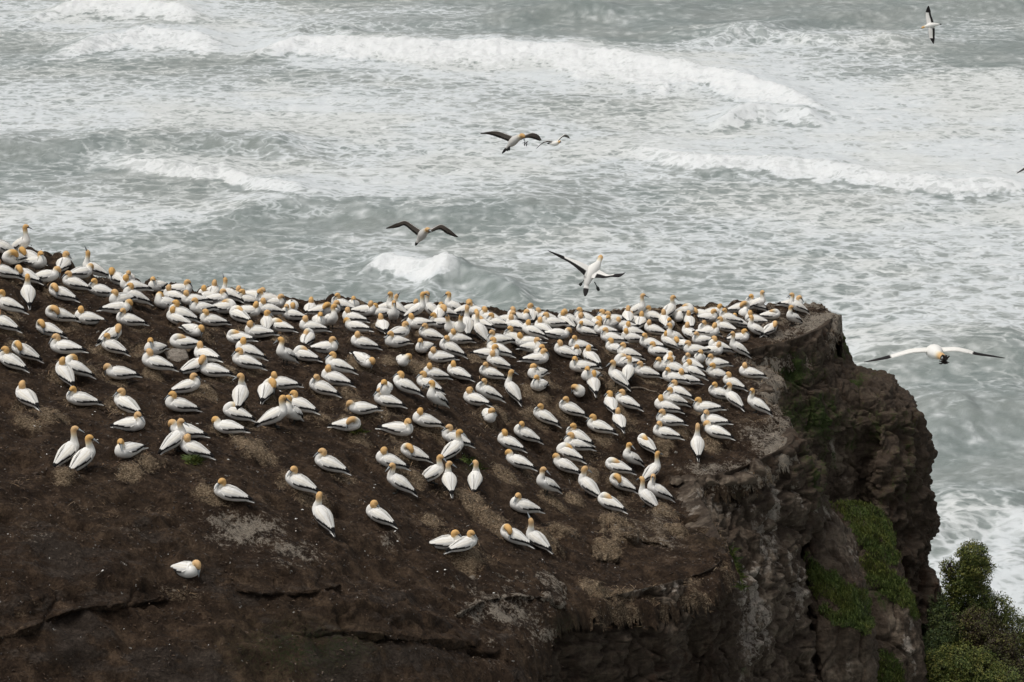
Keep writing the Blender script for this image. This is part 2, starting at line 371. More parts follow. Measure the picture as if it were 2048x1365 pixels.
# ------------------------------------------------------------------ headland: heights from a smooth surface through known spots
CTRL = [(-150,440,61),(0,505,62),(100,522,63),(200,572,65),(330,592,67),(560,612,70),(800,622,73),(1000,640,75),(1250,640,77),(1500,632,79),(1668,630,80),
(0,690,55),(130,710,56),(400,680,60),(870,720,64),(1200,700,69),(1500,745,71.5),(1340,740,70),
(0,850,50.5),(300,850,52.5),(600,850,55),(900,850,58.5),(1130,935,61),(1300,850,64.5),(1500,850,66),
(0,1000,46.8),(300,1000,48.2),(465,990,49.2),(700,1000,51.5),(900,1000,54.5),(1130,1000,58.5),(1300,985,61.3),(1450,950,62.8),
(0,1150,44.6),(365,1150,46.2),(700,1150,48.4),(1000,1150,51.5),(1250,1130,55.6),(1390,1060,59.2),
(0,1365,42.2),(500,1365,44.0),(800,1330,46.0),(1000,1330,48.3),(1200,1210,52.6),(1440,1112,56.6),
(-300,1000,45),(-300,1365,40.5),(-200,1700,39.5),(500,1700,41.5),(1000,1700,44.6)]
cp = np.array([at(*c) for c in CTRL])
def tps(r): return np.where(r > 1e-9, r * r * np.log(np.maximum(r, 1e-9)), 0)
def tps_fit(P, z, reg=0.4):
    n = len(P); d = np.linalg.norm(P[:, None] - P[None], axis=-1)
    A = np.zeros((n + 3, n + 3)); A[:n, :n] = tps(d) + reg * np.eye(n)
    A[:n, n] = 1; A[:n, n+1:] = P; A[n, :n] = 1; A[n+1:, :n] = P.T
    w = np.linalg.solve(A, np.concatenate([z, np.zeros(3)]))
    def f(X, Y):
        s = w[n] + w[n+1] * X + w[n+2] * Y
        for i in range(n): s = s + w[i] * tps(np.hypot(X - P[i, 0], Y - P[i, 1]))
        return s
    return f
zbase = tps_fit(cp[:, :2], cp[:, 2])
gx0, gx1, gy0, gy1 = -15.0, 11.5, 37.0, 83.0
NX, NY = 590, 760
gx = np.linspace(gx0, gx1, NX); gy = np.linspace(gy0, gy1, NY)
GX, GY = np.meshgrid(gx, gy)
_cx = np.linspace(gx0, gx1, 90); _cy = np.linspace(gy0, gy1, 130)
_CX, _CY = np.meshgrid(_cx, _cy); _CZ = zbase(_CX, _CY)
def bil(Z, x0, x1, y0, y1, X, Y):
    ny, nx = Z.shape
    fx = np.clip((X - x0) / (x1 - x0) * (nx - 1), 0, nx - 1.001); fy = np.clip((Y - y0) / (y1 - y0) * (ny - 1), 0, ny - 1.001)
    i = fx.astype(int); j = fy.astype(int); a = fx - i; b = fy - j
    return (Z[j, i] * (1 - a) + Z[j, i+1] * a) * (1 - b) + (Z[j+1, i] * (1 - a) + Z[j+1, i+1] * a) * b
GZ = bil(_CZ, gx0, gx1, gy0, gy1, GX, GY)
def cast(px, py, Z):
    Ys = np.arange(38.0, 82.9, 0.04)
    P = at(px, py, Ys)
    d = P[:, 2] - bil(Z, gx0, gx1, gy0, gy1, P[:, 0], P[:, 1])
    k = np.where((d[:-1] > 0) & (d[1:] <= 0))[0]
    if len(k) == 0:
        k = int(np.argmin(np.abs(d))); return P[k]
    k = k[0]; t = d[k] / (d[k] - d[k+1])
    return P[k] * (1 - t) + P[k+1] * t

GROUND0 = GZ.copy()
bird_xy = np.array([cast(b[0], b[1], GROUND0)[:2] for b in bird_list])

# strata steps and rough ground
pxg, pyg = project(np.stack([GX, GY, GZ], -1))
low = smooth(1010, 1130, pyg + 40 * fbm(GX * .3, GY * .3, 0, 3, 5)) * smooth(1350, 900, pxg)
led = 0.0
def ledge(pts, h, w):      # a rock shelf that breaks off towards the viewer along a line
    global led
    q = np.array([cast(x, y, GROUND0) for x, y in pts])
    yl = np.interp(GX, q[:, 0], q[:, 1]) + 0.18 * fbm(GX * 1.3, GY * .4, 0, 4, 71)
    inx = smooth(q[0, 0] - .9, q[0, 0] + .9, GX) * smooth(q[-1, 0] + .9, q[-1, 0] - .9, GX)
    d = GY - yl
    led = led + inx * h * np.clip(.75 + .8 * noise(GX * .9, GY * .2, h * 9, 73), .15, 1.3) * (smooth(-0.07, 0.06, d) * np.exp(-np.maximum(d, 0) / w) - .7 * np.exp(-((d + .13) / .12) ** 2))
ledge([(-80,1290),(60,1256),(150,1218),(235,1208),(335,1203)], 0.34, 1.4)
ledge([(480,1178),(560,1186),(640,1178),(690,1165)], 0.12, 0.8)
ledge([(560,1270),(700,1262),(820,1278),(930,1283),(1010,1330)], 0.26, 1.0)
ledge([(90,1352),(160,1335),(240,1310)], 0.22, 1.0)
ledge([(30,1012),(150,1060),(250,1075),(330,1062)], 0.12, 0.7)
ledge([(300,1010),(420,1040),(520,1100),(600,1150)], 0.10, 0.8)
rough = 0.12 * fbm(GX * 1.1, GY * 1.1, 0, 5, 3) + 0.05 * ridged(GX * 2.3, GY * 2.3, 0, 3, 9)
rough = rough + 0.022 * ridged(GX * 5.5, GY * 4.5, 0, 2, 19)
rough = rough + low * (0.15 * ridged(GX * .8, GY * .9, 0, 5, 21) - 0.08)
GZ = GZ + led + rough

# nest mounds under the sitting birds, bare trodden hollows between
straw = np.zeros_like(GX); mound = np.zeros_like(GX)
rs = np.random.RandomState(4)
def stamp(arr, x, y, r, h, sy=1.0, mode='max', seed=0):
    i0, i1 = np.searchsorted(gx, [x - 2.6 * r, x + 2.6 * r]); j0, j1 = np.searchsorted(gy, [y - 2.6 * r, y + 2.6 * r])
    if i1 <= i0 or j1 <= j0: return
    X = GX[j0:j1, i0:i1]; Y = GY[j0:j1, i0:i1]
    d = np.hypot(X - x, (Y - y) / sy) / r + 0.45 * noise(X * 2.2, Y * 2.2, seed, 31) + 0.25 * noise(X * 6, Y * 6, seed, 32)
    v = h * (1 - smooth(0.35, 1.25, d))
    if mode == 'max': arr[j0:j1, i0:i1] = np.maximum(arr[j0:j1, i0:i1], v)
    else: arr[j0:j1, i0:i1] += v
for k, (b, (x, y)) in enumerate(zip(bird_list, bird_xy)):
    if b[2] in 'SZPDK':
        stamp(mound, x, y, 0.34, 0.15 + 0.10 * rs.rand(), seed=k)
        if rs.rand() < 0.72: stamp(straw, x + rs.uniform(-.15, .3), y - 0.34 + rs.uniform(-.1, .1), 0.30 + .14 * rs.rand(), 0.55 + 0.5 * rs.rand(), seed=k + 9)
# empty old nests, from the pale patches in the photo
for (x, y, r) in [(355,715,.25),(500,905,.45),(520,925,.4),(620,1010,.45),(655,795,.35),(400,800,.35),(930,1010,.5),(960,1045,.45),(990,1070,.4),(935,1140,.4),(1090,1100,.45),
  (1130,1080,.4),(1100,1010,.35),(1215,1110,.4),(1230,1060,.4),(1150,1015,.3),(760,850,.4),(790,740,.4),(830,745,.35),(720,895,.35),(1000,845,.35),(1180,960,.35),(1075,800,.4),(1190,770,.4),
  (1230,790,.35),(90,850,.45),(60,865,.4),(290,945,.4),(260,970,.35),(130,975,.3),(420,1005,.35),(170,655,.4),(175,760,.3),(300,760,.3),(560,690,.35),(700,800,.3),(640,850,.35),(735,700,.3),
  (870,1060,.3),(1330,900,.3),(1360,870,.25),(1420,900,.35),(1180,1190,.3),(1010,960,.3),(830,970,.3),(450,760,.35),(960,735,.35),(1330,1040,.4),(1350,1075,.35),(1250,1090,.3)]:
    q = cast(x, y, GROUND0); stamp(straw, q[0], q[1], r, 1.0, seed=int(x)); stamp(mound, q[0], q[1] + .15, r, 0.15, seed=int(y))
GZ = GZ + mound
hollow = np.zeros_like(GX)
for k in range(500):
    x, y = rs.uniform(-11, 8), rs.uniform(46, 79)
    stamp(hollow, x, y, rs.uniform(.15, .4), rs.uniform(.05, .16), seed=k, mode='max')
GZ = GZ - hollow * (mound < .03)

# the rim of the cliff, as a closed outline on the ground
RIM = [(-420,430,60),(-150,440,61.5),(0,503,62.6),(100,520,63.6),(200,570,65.6),(330,590,67.6),(560,610,70.6),(800,620,73.6),(1000,636,76),(1250,634,77.8),(1420,628,79.2),(1560,622,80.2),(1640,622,80.8),
(1668,630,79.6),(1664,641,78.4),(1652,648,77.2),(1625,662,76),(1601,670,74.9),(1560,680,74),(1515,691,73.2),(1487,700,72.7),(1505,712,72.2),(1527,722,72),(1545,736,71.5),(1557,749,71.1),(1535,762,70.6),(1512,772,70.2),(1540,782,69.6),
(1530,805,68.6),(1538,822,67.8),(1566,836,67),(1576,852,66.2),(1582,885,64.8),(1560,897,64.4),(1535,906,64),(1515,922,63.2),(1470,940,62.6),(1437,949,62.2),(1400,953,61.9),(1388,962,61.7),(1392,985,61.0),(1412,1018,60.0),
(1430,1055,58.7),(1444,1088,57.4),(1452,1112,56.5),(1425,1140,55.3),(1368,1158,54.5),(1320,1172,53.9),(1250,1188,53.2),(1190,1208,52.5),(1130,1230,51.7),(1085,1262,50.5),(1050,1315,48.9),(1030,1380,47.2)]
rim = []
for x, y, Y in RIM:
    rim.append(at(x, y, Y)[:2])
rim = np.array(rim)
outline = np.vstack([rim, [[0.6, 44.0], [0.3, 36.0], [-16, 36.0], [-16, 60.0]]])
# ragged edge
def resample(P, step):
    d = np.r_[0, np.cumsum(np.linalg.norm(np.diff(P, axis=0), axis=1))]
    n = max(2, int(d[-1] / step)); s = np.linspace(0, d[-1], n)
    return np.stack([np.interp(s, d, P[:, k]) for k in range(P.shape[1])], 1)
def closed_dist(P, X, Y):
    D = np.full(X.shape, 1e9); inside = np.zeros(X.shape, bool)
    for a, b in zip(P, np.roll(P, -1, 0)):
        ab = b - a; L2 = max(1e-9, ab @ ab)
        t = np.clip(((X - a[0]) * ab[0] + (Y - a[1]) * ab[1]) / L2, 0, 1)
        D = np.minimum(D, np.hypot(X - a[0] - t * ab[0], Y - a[1] - t * ab[1]))
        cr = (a[1] > Y) != (b[1] > Y)
        if cr.any():
            xx = a[0] + (Y - a[1]) / (b[1] - a[1] + 1e-12) * ab[0]
            inside ^= cr & (X < xx)
    return D, inside
D, inside = closed_dist(outline, GX, GY)
sd = np.where(inside, D, -D) + 0.13 * fbm(GX * 1.6, GY * 1.6, 0, 5, 55, .6) + 0.13
rimw = smooth(0.9, 0.0, sd)
GZ = GZ - 0.10 * smooth(0.45, 0.0, sd) + 0.10 * rimw * (ridged(GX * 2.4, GY * 2.4, 0, 4, 77) - .4)
GZ = GZ + np.where(GY > np.interp(GX, [-16, 0, 6, 9.3], [58, 68, 75, 78.5]), 9.0, 3.0) * np.minimum(sd, 0)
back_side = GY > np.interp(GX, [-16, 0, 6, 9.3], [58, 68, 75, 78.5])
cut = np.where(back_side, -1.8, -0.14)
keepv = sd > cut
keep = keepv[:-1, :-1] & keepv[1:, :-1] & keepv[:-1, 1:] & keepv[1:, 1:]
pxg, pyg = project(np.stack([GX, GY, GZ], -1))
def blobs(px, py, L):
    r = 0
    for (x, y, rx, ry, a) in L:
        r = np.maximum(r, a * np.exp(-((px - x) / rx) ** 2 - ((py - y) / ry) ** 2))
    return r
guano = np.clip(rimw * smooth(1250, 1420, pxg) * smooth(1020, 960, pyg) * 0.6 + blobs(pxg, pyg, [(1620,645,60,22,1),(1560,670,50,16,.9),(1540,640,60,18,.7),(1535,750,26,40,.8),(1520,870,60,30,.7),
   (1420,935,70,14,.7),(1555,900,30,40,.8),(490,1060,90,40,.9),(590,1110,60,32,.8),(440,1040,50,24,.7),(1010,1225,90,34,.85),(960,1225,26,40,.8),(985,1300,16,40,.6),(1090,1270,40,26,.7),(360,1180,60,16,.6),
   (280,1065,40,18,.4),(70,1075,40,30,.35),(1330,1080,40,34,.6),(1320,1030,50,20,.5),(1370,1000,30,12,.6),(780,1080,18,26,.6),(345,712,20,14,.8)]), 0, 1)
strawm = np.clip(straw + blobs(pxg, pyg, [(1330,1180,50,12,.8),(1230,1185,50,12,.8),(1380,1165,40,12,.8),(350,1190,60,20,.8),(480,1040,60,30,.5)]) * .9 + .62 * smooth(.6, .05, sd) * smooth(1080, 1200, pxg) * smooth(.0, .35, .3 + fbm(GX * 1.1, GY * 1.1, 0, 3, 97)) +
    0.40 * smooth(0.05, 0.5, fbm(GX * .9, GY * .9, 0, 4, 91)) * smooth(1120, 1000, pyg), 0, 1)
moss = np.clip(blobs(pxg, pyg, [(600,1300,120,50,.9),(690,1290,60,40,.8),(1130,1260,24,30,.7),(1440,1050,50,40,.35),(1480,1000,40,30,.3),(390,925,12,10,.9),(945,935,18,12,.9),(40,700,40,14,.3)]), 0, 1)
stone = np.clip(.8 * low * smooth(-.1, .55, fbm(GX * .55, GY * .7, 0, 4, 93)) + blobs(pxg, pyg, [(150,1130,140,50,.7),(80,1240,110,40,.9),(120,1310,90,40,.8),(820,1310,140,40,.8),(330,1330,120,30,.6),(1010,1240,90,40,.6),(60,1060,80,40,.5),(300,1070,80,30,.5)]), 0, 1)
V = np.stack([GX, GY, GZ], -1)
me = mesh_np('headland', V, grid_faces(NY, NX, keep), M_EARTH, True, dict(straw=strawm, guano=guano, moss=moss, stone=stone))
headland = obj('headland', me, kind='structure')
def ground(px, py): return cast(px, py, GZ)
def zat(x, y): return float(bil(GZ, gx0, gx1, gy0, gy1, np.array([x]), np.array([y]))[0])
# ------------------------------------------------------------------ cliffs: lofted rock faces, each its own depth and thickness
def catmull(P, n):
    P = np.asarray(P, float); m = len(P)
    t = np.linspace(0, m - 1, n); i = np.clip(t.astype(int), 0, m - 2); f = (t - i).reshape((-1,) + (1,) * (P.ndim - 1))
    g = lambda k: P[np.clip(k, 0, m - 1)]
    p0, p1, p2, p3 = g(i - 1), g(i), g(i + 1), g(i + 2)
    return 0.5 * (2 * p1 + (p2 - p0) * f + (2 * p0 - 5 * p1 + 4 * p2 - p3) * f ** 2 + (3 * p1 - p0 - 3 * p2 + p3) * f ** 3)
def face(cols, nr, nc, sub=40):
    L = []
    for c in cols:
        c = np.array(c, float)
        d = np.r_[0, np.cumsum(np.hypot(np.diff(c[:, 0]), np.diff(c[:, 1])) + 2)]
        s = np.linspace(0, d[-1], sub)
        L.append(np.stack([np.interp(s, d, c[:, k]) for k in range(3)], 1))
    L = np.array(L)
    W = at(L[..., 0], L[..., 1], L[..., 2])          # world points
    W = catmull(W, nc)                                # across
    W = np.swapaxes(W, 0, 1); W = catmull(W, nr)      # down
    return W
def normals(W):
    du = np.gradient(W, axis=1); dv = np.gradient(W, axis=0)
    n = np.cross(du, dv); n /= np.linalg.norm(n, axis=-1, keepdims=True) + 1e-9
    return n
def worley(x, y, z, seed, both=False):
    f2 = np.full(x.shape, 9.0); xi, yi, zi = np.floor(x).astype(np.int64), np.floor(y).astype(np.int64), np.floor(z).astype(np.int64); best = np.full(x.shape, 9.0)
    for a in (-1, 0, 1):
        for b in (-1, 0, 1):
            for c in (-1, 0, 1):
                h = _h(xi + a, yi + b, zi + c, seed)
                q = (np.sqrt((xi + a + (h & 1023) / 1023. - x) ** 2 + (yi + b + ((h >> 10) & 1023) / 1023. - y) ** 2 + (zi + c + ((h >> 20) & 1023) / 1023. - z) ** 2))
                f2 = np.minimum(f2, np.maximum(best, q)); best = np.minimum(best, q)
    return (best, f2) if both else best
def rock_face(name, cols, nr, nc, amp, paint, seed, tafoni=None, mat=None):
    W = face(cols, nr, nc); N = normals(W)
    toward = np.sign(np.sum(N * (np.array([0, 0, CAM_H]) - W), -1).mean())
    N = N * toward
    px, py = project(W)
    x, y, z = W[..., 0], W[..., 1], W[..., 2]
    d = amp * (0.55 * fbm(x * .45, y * .45, z * .45, 5, seed) + 0.30 * ridged(x * .9, y * .9, z * 1.5, 5, seed + 3) - 0.22)
    mt = tafoni(px, py) if tafoni is not None else 0
    d = d + amp * 0.16 * (1 - .8 * mt) * ridged(x * .5 + .3 * noise(x * .3, y * .3, z * .3, 6), y * .5, z * 2.6 + .6 * noise(x * .4, y * .4, 0, 5), 4, seed + 5)   # beds
    w1, w2 = worley(x * .8 + .3 * noise(x, y, z, 3), y * .8, z * .7, seed + 2, True)
    b1, b2 = worley(x * 2.1 + .2 * noise(x * 2, y * 2, z * 2, 3), y * 2.1, z * 2.6, seed + 6, True)
    d = d - amp * .42 * np.exp(-((w2 - w1) / .05) ** 2) - amp * .16 * np.exp(-((b2 - b1) / .07) ** 2) - amp * .10 * (b1 - .5)     # open joints
    zz = z * .9 + .55 * fbm(x * .35, y * .35, z * .2, 3, seed + 4) + .10 * x
    fr = zz - np.floor(zz); zz2 = zz * 3.3 + .4 * noise(x * .8, y * .8, z * .5, seed); fr2 = zz2 - np.floor(zz2)
    d = d + (1 - .7 * mt) * amp * (.34 * (fr * smooth(1.0, .93, fr) - .4) + .13 * (fr2 * smooth(1.0, .9, fr2) - .4))        # beds that stand out and break off
    d = d + amp * 0.14 * (.55 - w1) + amp * .10 * fbm(x * 4, y * 4, z * 4, 3, seed + 9)      # blocks and small knobs
    d = d + amp * 0.22 * ridged(x * 1.6, y * 1.6, z * .35, 4, seed + 8)              # upright ribs
    if tafoni is not None:
        m = tafoni(px, py)
        f1 = worley(x * 1.15 + .5 * noise(x, y, z, 4), y * 1.15 + .5 * noise(x, y, z, 14), z * 1.0 + .4 * noise(x * 1.3, y, z, 24), seed)
        f2 = worley(x * 3.2 + .4 * noise(x, y, z, 4), y * 3.2, z * 2.8, seed + 1)
        d = d + m * (0.32 * (smooth(.15, .75, f1) - .6) + 0.26 * (smooth(.1, .7, f2) - .5))
    d = d - np.percentile(d, 82)                     # weathering eats into the drawn outline
    d = d * smooth(0, .03, np.linspace(0, 1, nr))[:, None]
    W = W + N * d[..., None]
    Nh = N[0].copy(); Nh[:, 2] = 0; Nh /= np.linalg.norm(Nh, axis=1, keepdims=True) + 1e-9
    W[0] = W[1] - Nh * .7 + np.array([0, 0, -.32])    # the face runs in under the turf of the rim
    at_ = {k: np.clip(f(px, py), 0, 1) for k, f in paint.items()}
    me = mesh_np(name, W, grid_faces(nr, nc), mat or M_ROCK, True, at_)
    return obj(name, me, kind='structure'), W
B_ = lambda L: (lambda px, py: blobs(px, py, L))
Z_ = lambda px, py: px * 0

# near buttress
A_cols = [
 [(1026,1375,47.3),(1030,1400,47.2),(1034,1450,47.1),(1040,1600,46.8)],
 [(1046,1312,49.0),(1050,1350,48.9),(1054,1400,48.8),(1060,1600,48.4)],
 [(1083,1260,50.6),(1090,1300,50.6),(1100,1365,50.4),(1105,1600,50.0)],
 [(1130,1227,51.8),(1132,1290,51.8),(1135,1365,51.6),(1135,1600,51.0)],
 [(1190,1205,52.6),(1194,1280,52.5),(1196,1365,52.3),(1196,1600,51.8)],
 [(1250,1185,53.3),(1255,1260,53.1),(1260,1365,52.9),(1260,1600,52.3)],
 [(1320,1169,54.0),(1322,1230,53.7),(1325,1310,53.6),(1325,1600,53.0)],
 [(1358,1158,54.5),(1362,1220,54.2),(1362,1300,54.2),(1362,1600,53.5)],
 [(1370,1156,55.2),(1374,1220,56.4),(1374,1300,57.0),(1374,1600,56.0)],
 [(1420,1138,55.5),(1426,1200,57.4),(1428,1300,57.6),(1430,1600,56.8)],
 [(1450,1110,56.6),(1456,1180,57.8),(1458,1300,58.0),(1460,1600,57.2)],
 [(1445,1086,57.4),(1462,1150,58.0),(1470,1300,58.2),(1475,1600,57.6)],
 [(1431,1053,58.7),(1456,1110,59.0),(1478,1200,59.0),(1484,1350,58.8),(1486,1600,58.2)],
 [(1413,1016,60.0),(1446,1060,60.2),(1482,1150,60.1),(1498,1300,59.9),(1502,1600,59.0)],
 [(1393,983,61.0),(1425,1020,61.2),(1470,1080,61.1),(1500,1170,60.9),(1515,1365,60.3),(1520,1600,59.6)],
 [(1389,960,61.7),(1430,992,61.9),(1490,1060,61.9),(1520,1150,61.6),(1535,1365,61.0),(1540,1600,60.2)],
 [(1437,947,62.3),(1480,990,62.4),(1520,1080,62.2),(1540,1200,61.9),(1555,1365,61.4),(1560,1600,60.8)],
 [(1515,920,63.3),(1540,1000,63.1),(1560,1100,62.9),(1570,1220,62.5),(1580,1365,62.2),(1580,1600,61.6)],
 [(1582,884,64.9),(1600,960,64.4),(1605,1060,64.2),(1595,1200,63.5),(1605,1365,63.0),(1605,1600,62.3)],
 [(1580,858,66.0),(1645,942,65.3),(1648,1010,65.1),(1612,1100,64.8),(1622,1200,64.4),(1640,1365,63.6),(1640,1600,63.0)],
 [(1572,848,67.2),(1642,940,67.6),(1644,1012,67.8),(1606,1105,67.8),(1616,1205,67.6),(1634,1365,67.0),(1634,1600,66.5)],
 [(1540,830,68.5),(1600,940,70),(1600,1012,70.5),(1580,1105,70.5),(1590,1205,70.5),(1600,1365,70),(1600,1600,69.5)],
]
A_paint = dict(
 guano=B_([(1565,1000,12,60,.7),(1540,1080,16,60,.95),(1512,1180,14,70,.95),(1562,1090,10,50,.8),(1500,1280,24,70,.8),(1530,1250,12,60,.7),(1600,1090,8,50,.6),(1480,1010,60,20,.45),(1600,985,10,40,.5),(1650,1025,14,12,.5),(1420,1000,40,14,.5),(1580,1120,14,40,.6),(1505,1240,12,50,.8),(1300,1176,70,14,.75),(1200,1210,50,12,.6),(1420,985,50,14,.6),(1500,950,50,12,.6),(1600,1180,12,70,.7),(1480,1180,12,60,.6)]),
 pale=B_([(1330,1180,60,40,1.0),(1230,1200,60,36,1.0),(1150,1235,50,30,.9),(1390,1000,60,40,.9),(1340,1230,26,60,.6),(1200,1290,60,50,.4),(1590,1200,50,80,.8),(1545,1100,50,90,1.0),(1520,1230,40,90,1.0),(1440,1010,70,40,.9),(1590,1040,40,70,.6),(1560,1250,40,70,.7),(1540,1180,60,60,.8),(1520,1330,60,60,.7),(1250,1240,110,50,.4),(1180,1230,60,30,.5),(1450,1010,90,40,.7),(1570,1000,60,50,.3),(1620,1330,60,50,.6)]),
 moss=B_([(1640,960,20,70,.7),(1610,930,30,50,.6),(1400,1060,40,40,.4),(1470,1140,20,30,.8),(1590,1080,20,60,.4),(1480,1340,30,20,.5),(1130,1260,22,40,.6)]))
buttress, WA = rock_face('cliff', A_cols, 280, 520, 0.42, A_paint, 100)

# rim boulders are part of the rock edge; the tall green wall and the far shoulder
Bc = [
 [(1470,706,73.4),(1490,800,73.4),(1520,900,73.4),(1560,1000,73.4),(1580,1250,73.0)],
 [(1485,703,72.8),(1500,800,72.8),(1530,900,72.8),(1570,1000,72.8),(1590,1250,72.4)],
 [(1515,694,73.1),(1530,760,73.1),(1560,830,73.0),(1590,890,73.0),(1612,960,73.2),(1622,1250,72.8)],
 [(1560,684,73.9),(1585,760,73.9),(1610,830,73.8),(1632,880,73.9),(1655,940,74.7),(1660,1010,74.8),(1665,1250,74.2)],
 [(1601,673,74.8),(1625,740,74.7),(1645,790,74.4),(1665,840,74.3),(1690,900,75.3),(1692,1000,75.3),(1700,1250,75)],
 [(1650,650,77.2),(1668,710,77.1),(1682,760,76.6),(1702,800,75.9),(1730,850,75.8),(1738,900,76.2),(1725,1000,76.0),(1730,1250,75.6)],
 [(1667,633,79.5),(1686,690,79.3),(1698,728,78.9),(1735,748,78.2),(1762,790,76.7),(1772,850,75.9),(1765,950,75.4),(1765,1100,75.1),(1775,1250,74.8)],
 [(1671,634,80.4),(1690,690,80.2),(1704,730,79.9),(1770,752,78.9),(1808,800,77.7),(1826,850,77.1),(1834,920,76.8),(1828,1000,76.5),(1836,1100,76.2),(1848,1250,75.8)],
 [(1673,640,82),(1692,700,82),(1714,734,81.4),(1780,748,80.4),(1822,800,79.4),(1842,850,78.9),(1857,910,78.7),(1849,990,78.5),(1874,1035,78.1),(1858,1085,78),(1848,1130,77.9),(1888,1215,77.3),(1900,1310,77)],
 [(1664,640,85),(1684,700,85),(1706,734,85),(1772,748,85),(1812,800,84),(1832,850,84),(1847,910,84),(1839,990,84),(1862,1040,84),(1848,1090,83.5),(1838,1135,83.5),(1876,1220,83),(1885,1310,83)],
 [(1600,650,90),(1620,700,90),(1640,740,90),(1700,760,90),(1740,800,90),(1750,850,90),(1760,910,90),(1760,990,90),(1770,1040,90),(1770,1090,90),(1770,1140,90),(1790,1220,90),(1800,1310,90)],
]
B_paint = dict(
 moss=B_([(1590,740,70,50,.9),(1740,850,110,120,.5),(1810,960,60,120,.5),(1750,740,60,30,.45),(1650,840,50,70,.95),(1600,830,40,50,.8),(1690,690,20,40,.8),(1820,860,30,60,.5),(1720,760,30,20,.8),(1660,920,40,40,.5),(1740,1000,60,80,.4),(1560,830,60,50,.5),(1800,930,30,90,.45),(1720,820,50,20,.5),(1690,1000,20,40,.3)]),
 pale=B_([(1680,910,22,60,.75),(1700,980,16,30,.5),(1750,770,50,16,.25),(1560,830,40,40,.3),(1640,700,40,20,.15)]),
 guano=B_([(1676,900,7,34,.55),(1690,960,9,22,.4),(1545,795,5,50,.5)]))
shoulder, WB = rock_face('cliff', Bc, 330, 400, 0.30, B_paint, 200,
   tafoni=lambda px, py: smooth(1715, 1760, px) * smooth(790, 860, py))

# broken rock shelves that stick out of the slope, with hollows under their lips
def shelf(line, drop, out, seed, paint, nr=60, nc=160):
    L = catmull(np.array(line, float), 9); cols = []
    for k, (x, y) in enumerate(L):
        e = min(1.0, min(k, 8 - k) / 1.6)                # tapers into the ground at both ends
        gy_ = lambda yy: float(ground(x, yy)[1])
        y0, yl = gy_(y - 84), gy_(y)
        o = out * e + .02
        cols.append([(x, y - 84, y0 + .12), (x, y - 54, gy_(y - 54) - o * .12), (x, y - 22, gy_(y - 22) - o * .5), (x, y - 4, yl - o), (x, y + drop * .30 * e, yl - o * .9), (x, y + drop * .75 * e + 2, yl + .02), (x, y + drop * e + 8, yl + .45)])
    return rock_face('rock_ledge', cols, nr, nc, .13, paint, seed, None, M_EARTH)
_ps = dict(stone=lambda px, py: .35 + .3 * noise(px * .03, py * .05, 0, 8), straw=lambda px, py: .25 + .3 * noise(px * .04, py * .06, 3, 8), guano=Z_, moss=Z_)
shelf([(-60,1292),(60,1257),(150,1221),(240,1211),(340,1203)], 30, .24, 610, _ps)
shelf([(548,1276),(640,1263),(730,1266),(830,1279),(930,1285),(1015,1322)], 44, .24, 620, dict(stone=_ps['stone'], straw=Z_, guano=Z_, moss=B_([(620,1290,70,40,.9),(720,1300,60,30,.7)])), 70, 200)
shelf([(470,1182),(560,1190),(640,1182),(700,1166)], 14, .14, 630, _ps)
shelf([(905,1238),(960,1208),(1030,1196),(1100,1200),(1135,1222)], 20, .14, 640, dict(stone=_ps['stone'], straw=Z_, guano=lambda px, py: px * 0 + .6, moss=Z_))
#,(180,1076),(270,1078),(345,1058)], 18, .16, 650, _ps)
#,(150,1340),(250,1308)], 22, .2, 660, _ps)
shelf([(1185,1116),(1215,1124),(1245,1118)], 12, .12, 670, dict(stone=Z_, straw=lambda px, py: px * 0 + .9, guano=Z_, moss=Z_), 40, 70)
shelf([(1235,1070),(1285,1082),(1345,1096)], 16, .14, 680, dict(stone=Z_, straw=lambda px, py: px * 0 + .7, guano=lambda px, py: px * 0 + .45, moss=Z_), 40, 90)
# lower ridges between the buttress and the shoulder
D_cols = [
 [(1580,1010,68.0),(1590,1110,67.0),(1600,1200,66.4),(1610,1260,66.0),(1620,1320,65.7),(1620,1600,65)],
 [(1606,1020,66.6),(1612,1110,65.6),(1616,1190,65.0),(1628,1250,64.4),(1636,1300,64.2),(1644,1600,63.6)],
 [(1655,1012,67.2),(1665,1090,66.0),(1685,1170,65.2),(1702,1240,64.6),(1706,1300,64.6),(1710,1600,64.0)],
 [(1692,1052,67.8),(1706,1100,66.8),(1723,1170,65.9),(1743,1276,65.0),(1747,1330,65.0),(1752,1600,64.5)],
 [(1699,1052,69.0),(1714,1102,68.2),(1730,1172,67.4),(1750,1278,66.9),(1755,1335,67.0),(1760,1600,66.5)],
 [(1680,1060,71),(1700,1110,70.8),(1715,1180,70.5),(1730,1285,70.3),(1735,1340,70.3),(1740,1600,70)],
]
D_paint = dict(moss=B_([(1690,1230,70,30,.5)]), pale=B_([(1690,1090,40,50,.9),(1700,1340,60,40,.75),(1740,1200,14,60,.6),(1650,1330,30,40,.5)]),
   guano=B_([(1710,1110,10,40,.55),(1735,1220,6,60,.5),(1700,1330,14,40,.35),(1665,1030,20,10,.5)]))
ridge1, WD = rock_face('rock_ridge', D_cols, 200, 200, 0.22, D_paint, 300)
